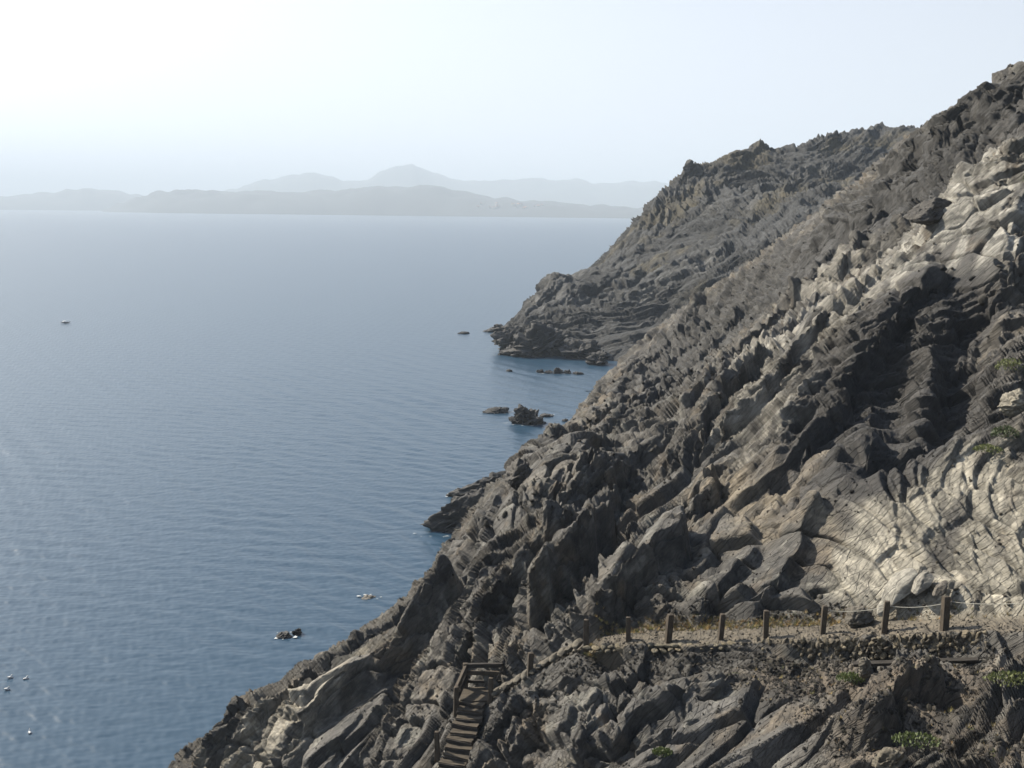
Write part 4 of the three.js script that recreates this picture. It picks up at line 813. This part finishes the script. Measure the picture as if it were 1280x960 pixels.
// ---------------------------------------------------------------- on the water
{
  const white = new THREE.MeshStandardMaterial({ color: lin(0.62, 0.62, 0.6), roughness: 0.8 }), grey = new THREE.MeshStandardMaterial({ color: lin(0.3, 0.31, 0.33), roughness: 0.8 }), yellow = new THREE.MeshStandardMaterial({ color: lin(0.6, 0.35, 0.04), roughness: 0.6 });
  const body = new THREE.SphereGeometry(1, 24, 16), bp = body.attributes.position;
  for (let i = 0; i < bp.count; i++) { // breast forward (+x), tail drawn out behind, neck and head raised at the front
    let x = bp.getX(i), y = bp.getY(i), z = bp.getZ(i); const t = x;
    let w = 1 - 0.35 * Math.max(0, -t), hh = 1 - 0.4 * Math.max(0, -t);
    let px = x * 0.24, py = y * 0.1 * hh + 0.05 + 0.05 * Math.max(0, -t), pz = z * 0.1 * w;
    if (y > 0.55 && t > 0.1) { const k = sstep(0.55, 0.95, y) * sstep(0.1, 0.3, t); py += 0.17 * k; px += 0.06 * k; pz *= 1 - 0.35 * k; }
    bp.setXYZ(i, px, py, pz);
  }
  body.computeVertexNormals();
  const wing = new THREE.SphereGeometry(1, 14, 8); wing.scale(0.19, 0.045, 0.035); wing.rotateZ(-0.12);
  const beak = new THREE.ConeGeometry(0.014, 0.06, 6); beak.rotateZ(-Math.PI / 2);
  [['white gull floating beside another gull on open water', -38.6, -72.6, 0.4, 'pair'], ['white gull floating beside another gull on open water', -37.3, -72.4, 0.7, 'pair'], ['white gull floating alone just behind the pair of gulls', -37.9, -70.7, 0.2, null], ['lone white gull floating far from the other gulls', -33.2, -64.4, 2.0, null]].forEach(([label, x, z, ry, g]) => {
    const o = thing('gull', label, 'gull', [x, -0.02, z], g ? 'two gulls floating side by side' : undefined); o.rotation.y = ry; o.scale.setScalar(0.9);
    mesh('body', body, white, o);
    for (const s of [-1, 1]) { const m = mesh('wing', wing, grey, o); m.position.set(-0.06, 0.1, s * 0.078); }
    mesh('beak', beak, yellow, o).position.set(0.235, 0.285, 0);
  });
  // small open boat far out
  const boat = thing('rowing_boat', 'small dark boat with a white top alone far out on the bay', 'boat', [-138.9, 0, -310.7]); boat.rotation.y = 0.2;
  const hull = new THREE.SphereGeometry(1, 24, 12, 0, Math.PI * 2, Math.PI / 2, Math.PI / 2), hp = hull.attributes.position;
  for (let i = 0; i < hp.count; i++) { const x = hp.getX(i), y = hp.getY(i), z = hp.getZ(i); hp.setXYZ(i, x * 1.6, y * 0.35 + 0.38 + 0.14 * x * x, z * 0.62 * (1 - 0.35 * Math.max(0, x))); }
  hull.computeVertexNormals();
  mesh('hull', hull, new THREE.MeshStandardMaterial({ color: lin(0.03, 0.035, 0.04), roughness: 0.5, side: THREE.DoubleSide }), boat);
  const rimG = new THREE.TorusGeometry(1, 0.05, 6, 30); rimG.rotateX(Math.PI / 2); rimG.scale(1.6, 1, 0.6); rimG.translate(0, 0.42, 0); mesh('gunwale', rimG, white, boat);
  const cab = new THREE.SphereGeometry(1, 14, 8, 0, Math.PI * 2, 0, Math.PI / 2); cab.scale(0.7, 0.42, 0.42); cab.translate(-0.2, 0.38, 0); mesh('spray_hood', cab, white, boat);
}

// ---------------------------------------------------------------- foam where the sea meets the rocks
{
  const r = rng(313), parts = [], patchAt = (x, z, w, d) => {
    const n = 11, pos = [x, 0.1, z], idx = [], ph = r() * 6;
    for (let i = 0; i < n; i++) { const a = (i / n) * 6.283, k = 0.45 + 0.75 * r() + 0.2 * Math.sin(3 * a + ph); pos.push(x + Math.cos(a) * w * k, 0.085 + 0.03 * r(), z + Math.sin(a) * d * k); idx.push(0, 1 + ((i + 1) % n), 1 + i); }
    const g = new THREE.BufferGeometry(); g.setAttribute('position', new THREE.Float32BufferAttribute(pos, 3)); g.setIndex(idx); parts.push(g);
  };
  for (const [x, z, rx, rz, n] of [[2.6, -168.5, 3.3, 2.2, 12], [-2.6, -177.5, 2.6, 1.6, 10], [6.2, -174.5, 1.5, 1.2, 5], [-8.6, -108.8, 2.2, 1.6, 9], [-6.6, -123.8, 1.6, 1.3, 6], [10, -222, 4.8, 1.1, 10], [-14.6, -293, 2.2, 1.4, 6], [-1.5, -250, 3.6, 2.2, 8], [8, -246.5, 7, 2.2, 9], [-19.1, -80.7, 0.95, 0.7, 6], [-13.3, -89.4, 1.0, 0.6, 5], [-4, -299, 5, 3, 8]])
    for (let i = 0; i < n; i++) { const a = r() * 6.283, q = 0.95 + r() * 0.25, s = 0.06 + 0.2 * r() * r(); patchAt(x + Math.cos(a) * rx * q, z + Math.sin(a) * rz * q, s * (0.8 + rx * 0.55), s * 0.9); }
  const g = mergeGeometries(parts); g.computeVertexNormals();
  tag(mesh('sea_foam', g, new THREE.MeshStandardMaterial({ color: lin(0.4, 0.42, 0.42), roughness: 0.9, side: THREE.DoubleSide })), 'flecks of white foam round the rocks at the waterline', 'foam', null, 'stuff');
}

// ---------------------------------------------------------------- village on the far shore
{
  const r = rng(12), wallM = new THREE.MeshStandardMaterial({ color: lin(0.3, 0.29, 0.27), roughness: 0.9 }), roofM = new THREE.MeshStandardMaterial({ color: lin(0.3, 0.14, 0.08), roughness: 0.9 });
  const wall = new THREE.BoxGeometry(16, 9, 11); wall.translate(0, 4.5, 0);
  const sh = new THREE.Shape([new THREE.Vector2(-6.4, 0), new THREE.Vector2(6.4, 0), new THREE.Vector2(0, 3.6)]), roof = new THREE.ExtrudeGeometry(sh, { depth: 17, bevelEnabled: false }); roof.translate(0, 9, -8.5); roof.rotateY(Math.PI / 2);
  const ray = new THREE.Raycaster();
  shoreRidge.updateMatrixWorld(); shoreRidge.material.side = THREE.DoubleSide;
  for (let i = 0; i < 16; i++) {
    const az = R(lerp(-2.2, 1.6, r())), d = 5130 + r() * 170, x = d * Math.sin(az), z = -d * Math.cos(az);
    ray.set(new THREE.Vector3(x, 2000, z), new THREE.Vector3(0, -1, 0));
    const h = ray.intersectObject(shoreRidge)[0]; if (!h || h.point.y < 1) continue;
    const o = thing('village_house', 'tiny white house in the village on the far shore', 'house', [x, h.point.y - 1.5, z], 'houses of the far village'); o.rotation.y = r() * 3;
    mesh('wall', wall, wallM, o); mesh('roof', roof, roofM, o);
  }
}

renderer.render(scene, camera);
